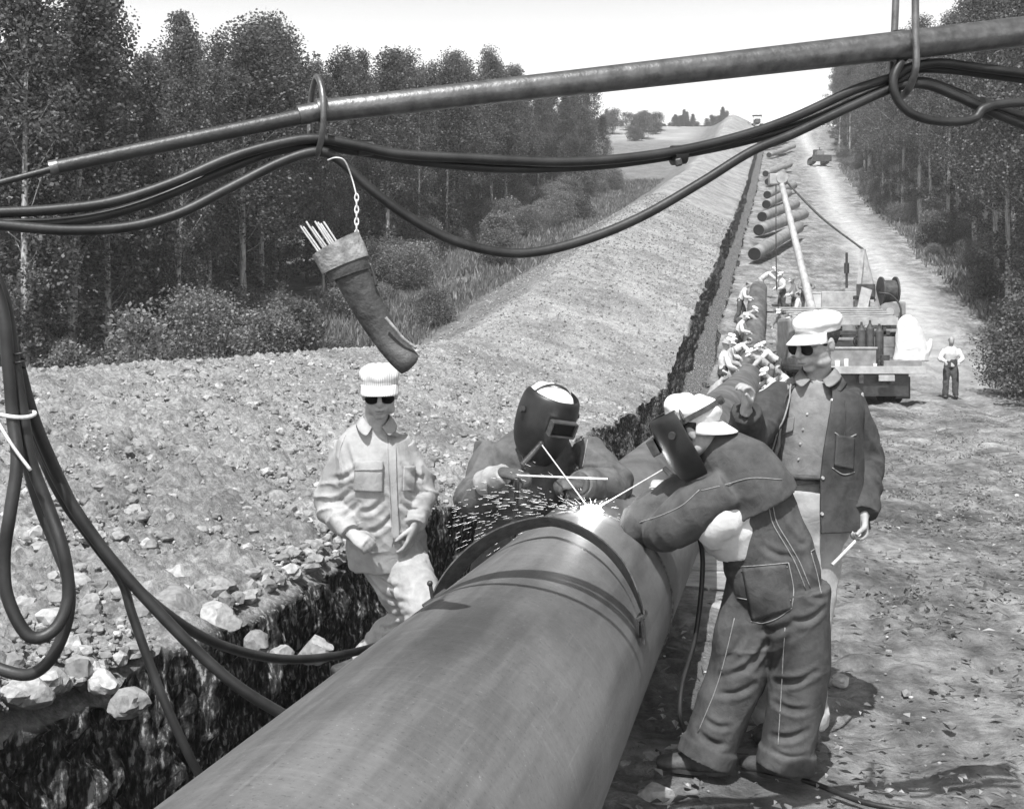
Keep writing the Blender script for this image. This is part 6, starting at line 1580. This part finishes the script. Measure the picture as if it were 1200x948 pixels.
# ---- welding machine behind the truck, at the right of the crane
WY = 43.0; wx = at(1030, WY); wg = float(prof(WY)) + .1
wm = empty('welding_machine', (wx, WY, wg)); tag(wm, 'trailer welding machine with round flywheel housings right of the crane tractor', 'welding machine')
def W_(n, mat, *boxes, bev=.03):
    mb = MB()
    for (cx, cy, cz, a, b_, c_) in boxes: mb.box((wx + cx, WY + cy, wg + cz), (a, b_, c_), None, bev)
    return mb.build(n, MAT[mat], wm)
W_('frame', 'mid_paint', (0, 0, .78, 1.7, 1.0, .12)); W_('engine_block', 'dark_paint', (-.05, .1, 1.15, .8, .8, .6)); W_('control_panel', 'pale_paint', (-.65, -.3, 1.15, .35, .4, .55)); W_('leg', 'dark_paint', (-.7, -.4, .38, .1, .1, .75)); W_('leg', 'dark_paint', (.7, -.4, .38, .1, .1, .75))
MB().cyl((wx + .25, WY - .45, wg + 1.45), (wx + .25, WY - .2, wg + 1.45), .34, .34, 24).build('flywheel_housing', MAT['mid_paint'], wm, True); MB().cyl((wx + .25, WY - .5, wg + 1.45), (wx + .25, WY - .44, wg + 1.45), .14, .14, 20).build('hub', MAT['pale_paint'], wm, True)
MB().cyl((wx - .3, WY - .1, wg + 1.4), (wx - .3, WY + .5, wg + 1.4), .22, .22, 20).build('fuel_tank', MAT['mid_paint'], wm, True)
tube_obj('roll_bar', [Vector((wx + .75, WY, wg + .8)), Vector((wx + .78, WY, wg + 1.6)), Vector((wx + .45, WY, wg + 2.05)), Vector((wx, WY, wg + 2.15))], .035, MAT['dark_paint'], wm, 8, 6)
for sx in (-.75, .75): wheel('wheel', Vector((wx + sx, WY + .3, wg + .36)), .36, .2, wm)
# triangular sheet leaning beside it
a, b_, c_ = P(1016, 376, 42.4), P(1022, 318, 42.6), P(1003, 332, 42.5)
o = MB().prism([P(1001, 378, 42.3), P(1012, 380, 42.3), P(1022, 340, 42.6), P(1010, 336, 42.6)], (0, .05, 0)).build('steel_plate', MAT['pale_paint']); reorigin(o, P(1010, 378, 42.4)); tag(o, 'pale steel plate leaning between crane tractor and welding machine', 'plate')
# ---- crew's toolbox, lumber and jack on the strip
for i, (px, d, sz, rz, m_, nm, lb) in enumerate(((953, 46.5, (.9, .5, .45), .3, 'pale_paint', 'tool_chest', 'pale tool chest on the dirt left of the crane tractor'), (960, 52, (1.5, .8, .6), .1, 'canvas', 'supply_crate', 'white covered crate behind the crane tractor'))):
    g = float(prof(d)); c = Vector((at(px, d), d, g)); R = Matrix.Rotation(rz, 3, 'Z'); r_ = empty(nm, c); tag(r_, lb, 'crate')
    MB().box(c + Vector((0, 0, sz[2] / 2)), sz, R, .02).build('box', MAT[m_], r_); MB().box(c + Vector((0, 0, sz[2] + .03)), (sz[0] + .04, sz[1] + .04, .06), R, .015).build('lid', MAT[m_], r_)
for i in range(3):
    d = 37.5 + i * .5; c = P(930 + i * 4, 0, d); c.z = float(prof(d)) + .09
    o = MB().box((0, 0, 0), (2.6, .16, .16), None, .01).build('timber', MAT['bark_dark'] if i else MAT['black']); o.location = c; o.rotation_euler = (0, 0, .6 + .1 * i); tag(o, ['dark timber lying nearest by the far pipe', 'timber lying in the middle of three by the far pipe', 'timber lying farthest of three by the far pipe'][i], 'timber', None)
# ---- far bulldozer on the road
DY = 163.0; g = float(prof(DY)) + .2; dx = at(959, DY); dz_ = empty('bulldozer', (dx, DY, g)); tag(dz_, 'small dark bulldozer driving on the track halfway up the hill', 'bulldozer')
tracks(dz_, dx, DY, g, 3.0, .9, .5, 1.8)
MB().box((dx, DY - 1.9, g + .55), (2.6, .15, .9), None, .03).build('blade', MAT['dark_paint'], dz_); MB().box((dx, DY - .6, g + 1.25), (.95, 1.6, .8), None, .08).build('hood', MAT['mid_paint'], dz_); MB().box((dx, DY + .5, g + 1.6), (1.1, .6, .9), None, .05).build('seat', MAT['dark_paint'], dz_)
MB().cyl((dx, DY - .7, g + 1.6), (dx, DY - .7, g + 2.2), .06, .06, 8).build('exhaust', MAT['black'], dz_)
# ---- on the crest: a white pickup and a second tractor
CY = 251.0; g = float(prof(CY)); cx = at(916, CY); pk = empty('pickup_truck', (cx, CY, g)); tag(pk, 'white pickup truck parked on the crest of the hill', 'pickup truck')
MB().box((cx - .4, CY, g + .75), (4.4, 1.8, .55), None, .1).build('body', MAT['pale_paint'], pk); MB().box((cx + .9, CY, g + 1.35), (1.9, 1.6, .8), None, .18).build('cab', MAT['white'], pk); MB().box((cx + .9, CY - .81, g + 1.45), (1.3, .03, .35)).build('window', MAT['glass'], pk)
for a in (-1.8, 1.1):
    for b_ in (-.8, .8): wheel('wheel', Vector((cx + a, CY + b_, g + .38)), .38, .22, pk, (0, 1, 0))
CY = 246; g = float(prof(CY)); cx = at(887, CY); c2 = empty('crawler_tractor', (cx, CY, g)); tag(c2, 'dark crawler tractor on the crest at the ditch end', 'tractor')
tracks(c2, cx, CY, g, 2.8, .9, .45, 1.7); MB().box((cx, CY, g + 1.4), (1.1, 2.2, .9), None, .08).build('hood', MAT['dark_paint'], c2); MB().box((cx, CY - .2, g + 2.6), (2.0, 1.6, .12), None, .03).build('canopy', MAT['mid_paint'], c2)
mb = MB()
for a in (-.85, .85): mb.box((cx + a, CY - .8, g + 2.0), (.08, .08, 1.2))
mb.build('canopy_posts', MAT['dark_paint'], c2)
o, _ = small_person(at(877, 244), 244, PI, 'stand', 'shirt_mid', 'denim', None, 'tiny figure on the crest left of the dark tractor', None, 1.0, None, 40)

# ------------------------------------------------------------------ litter on the strip: twigs, dry leaves, tufts
MAT['litter_leaf'] = leaf_mat('dry leaves', .05, .42, .2)
def litter(name, n, fy, fL, mat, seed, label, mode):
    rng = np.random.default_rng(seed); y = fy(rng, n); L = fL(rng, n, y)
    k = vnoise(L * 1.1, y * 1.1, 0., seed) + .9 * rng.random(n) > .25; y, L = y[k], L[k]; n = len(y)
    x = K * y - L; zz = prof(y) + .012; a = rng.random(n) * 6.283
    if mode == 'leaf':
        s = .012 + .03 * rng.random(n) ** 2; up = .3 * rng.random(n) * s; dx, dy = np.cos(a) * s, np.sin(a) * s
        V = np.stack([np.stack([x - dx, y - dy, zz], -1), np.stack([x + dy * .5, y - dx * .5, zz + up + .006], -1), np.stack([x + dx, y + dy, zz + up * 2], -1), np.stack([x - dy * .5, y + dx * .5, zz + .012 + up], -1)], 1).reshape(-1, 3)
        Fc = np.arange(n * 4).reshape(-1, 4)
    else:
        s = .015 + .05 * rng.random(n) ** 3; w = .0022; dx, dy = np.cos(a) * s, np.sin(a) * s; nx, ny = -np.sin(a) * w, np.cos(a) * w; h = rng.random(n) * .03
        q = [np.stack([x - dx + sx * nx, y - dy + sx * ny, zz + sz], -1) for sx, sz in ((-1, 0), (1, 0), (0, .006))] + [np.stack([x + dx + sx * nx, y + dy + sx * ny, zz + h + sz], -1) for sx, sz in ((-1, 0), (1, 0), (0, .006))]
        V = np.stack(q, 1).reshape(-1, 3); b0 = (np.arange(n) * 6)[:, None]
        Fc = np.concatenate([b0 + np.array([0, 1, 4, 3]), b0 + np.array([1, 2, 5, 4]), b0 + np.array([2, 0, 3, 5])])
    o = link(name, me_np(V, Fc, name), MAT[mat], None, False); tag(o, label, 'litter', None, 'stuff')
litter('dry_leaves', 16000, lambda r, n: 4.0 + 26 * r.random(n) ** 1.8, lambda r, n, y: .6 - 7.5 * r.random(n), 'litter_leaf', 51, 'dry torn leaves and trampled weeds over the bare work strip', 'leaf')
litter('twigs', 1500, lambda r, n: 4.0 + 22 * r.random(n) ** 1.6, lambda r, n, y: .6 - 7.5 * r.random(n), 'bark_dark', 52, 'small broken twigs scattered over the work strip', 'twig')
# ------------------------------------------------------------------ the air between here and the hilltop
hz = MB().box((0, 330, 31), (760, 700, 64)).build('haze', None); hz['kind'] = 'stuff'; tag(hz, 'thin summer haze that pales the far woods', 'haze', None, 'stuff')
m = bpy.data.materials.new('thin haze'); m.use_nodes = True; t = m.node_tree; t.nodes.clear()
v = t.nodes.new('ShaderNodeVolumePrincipled'); v.inputs['Color'].default_value = (.95, .95, .95, 1); v.inputs['Density'].default_value = .0007; v.inputs['Anisotropy'].default_value = .1
ou = t.nodes.new('ShaderNodeOutputMaterial'); t.links.new(v.outputs[0], ou.inputs['Volume']); hz.data.materials.clear(); hz.data.materials.append(m)
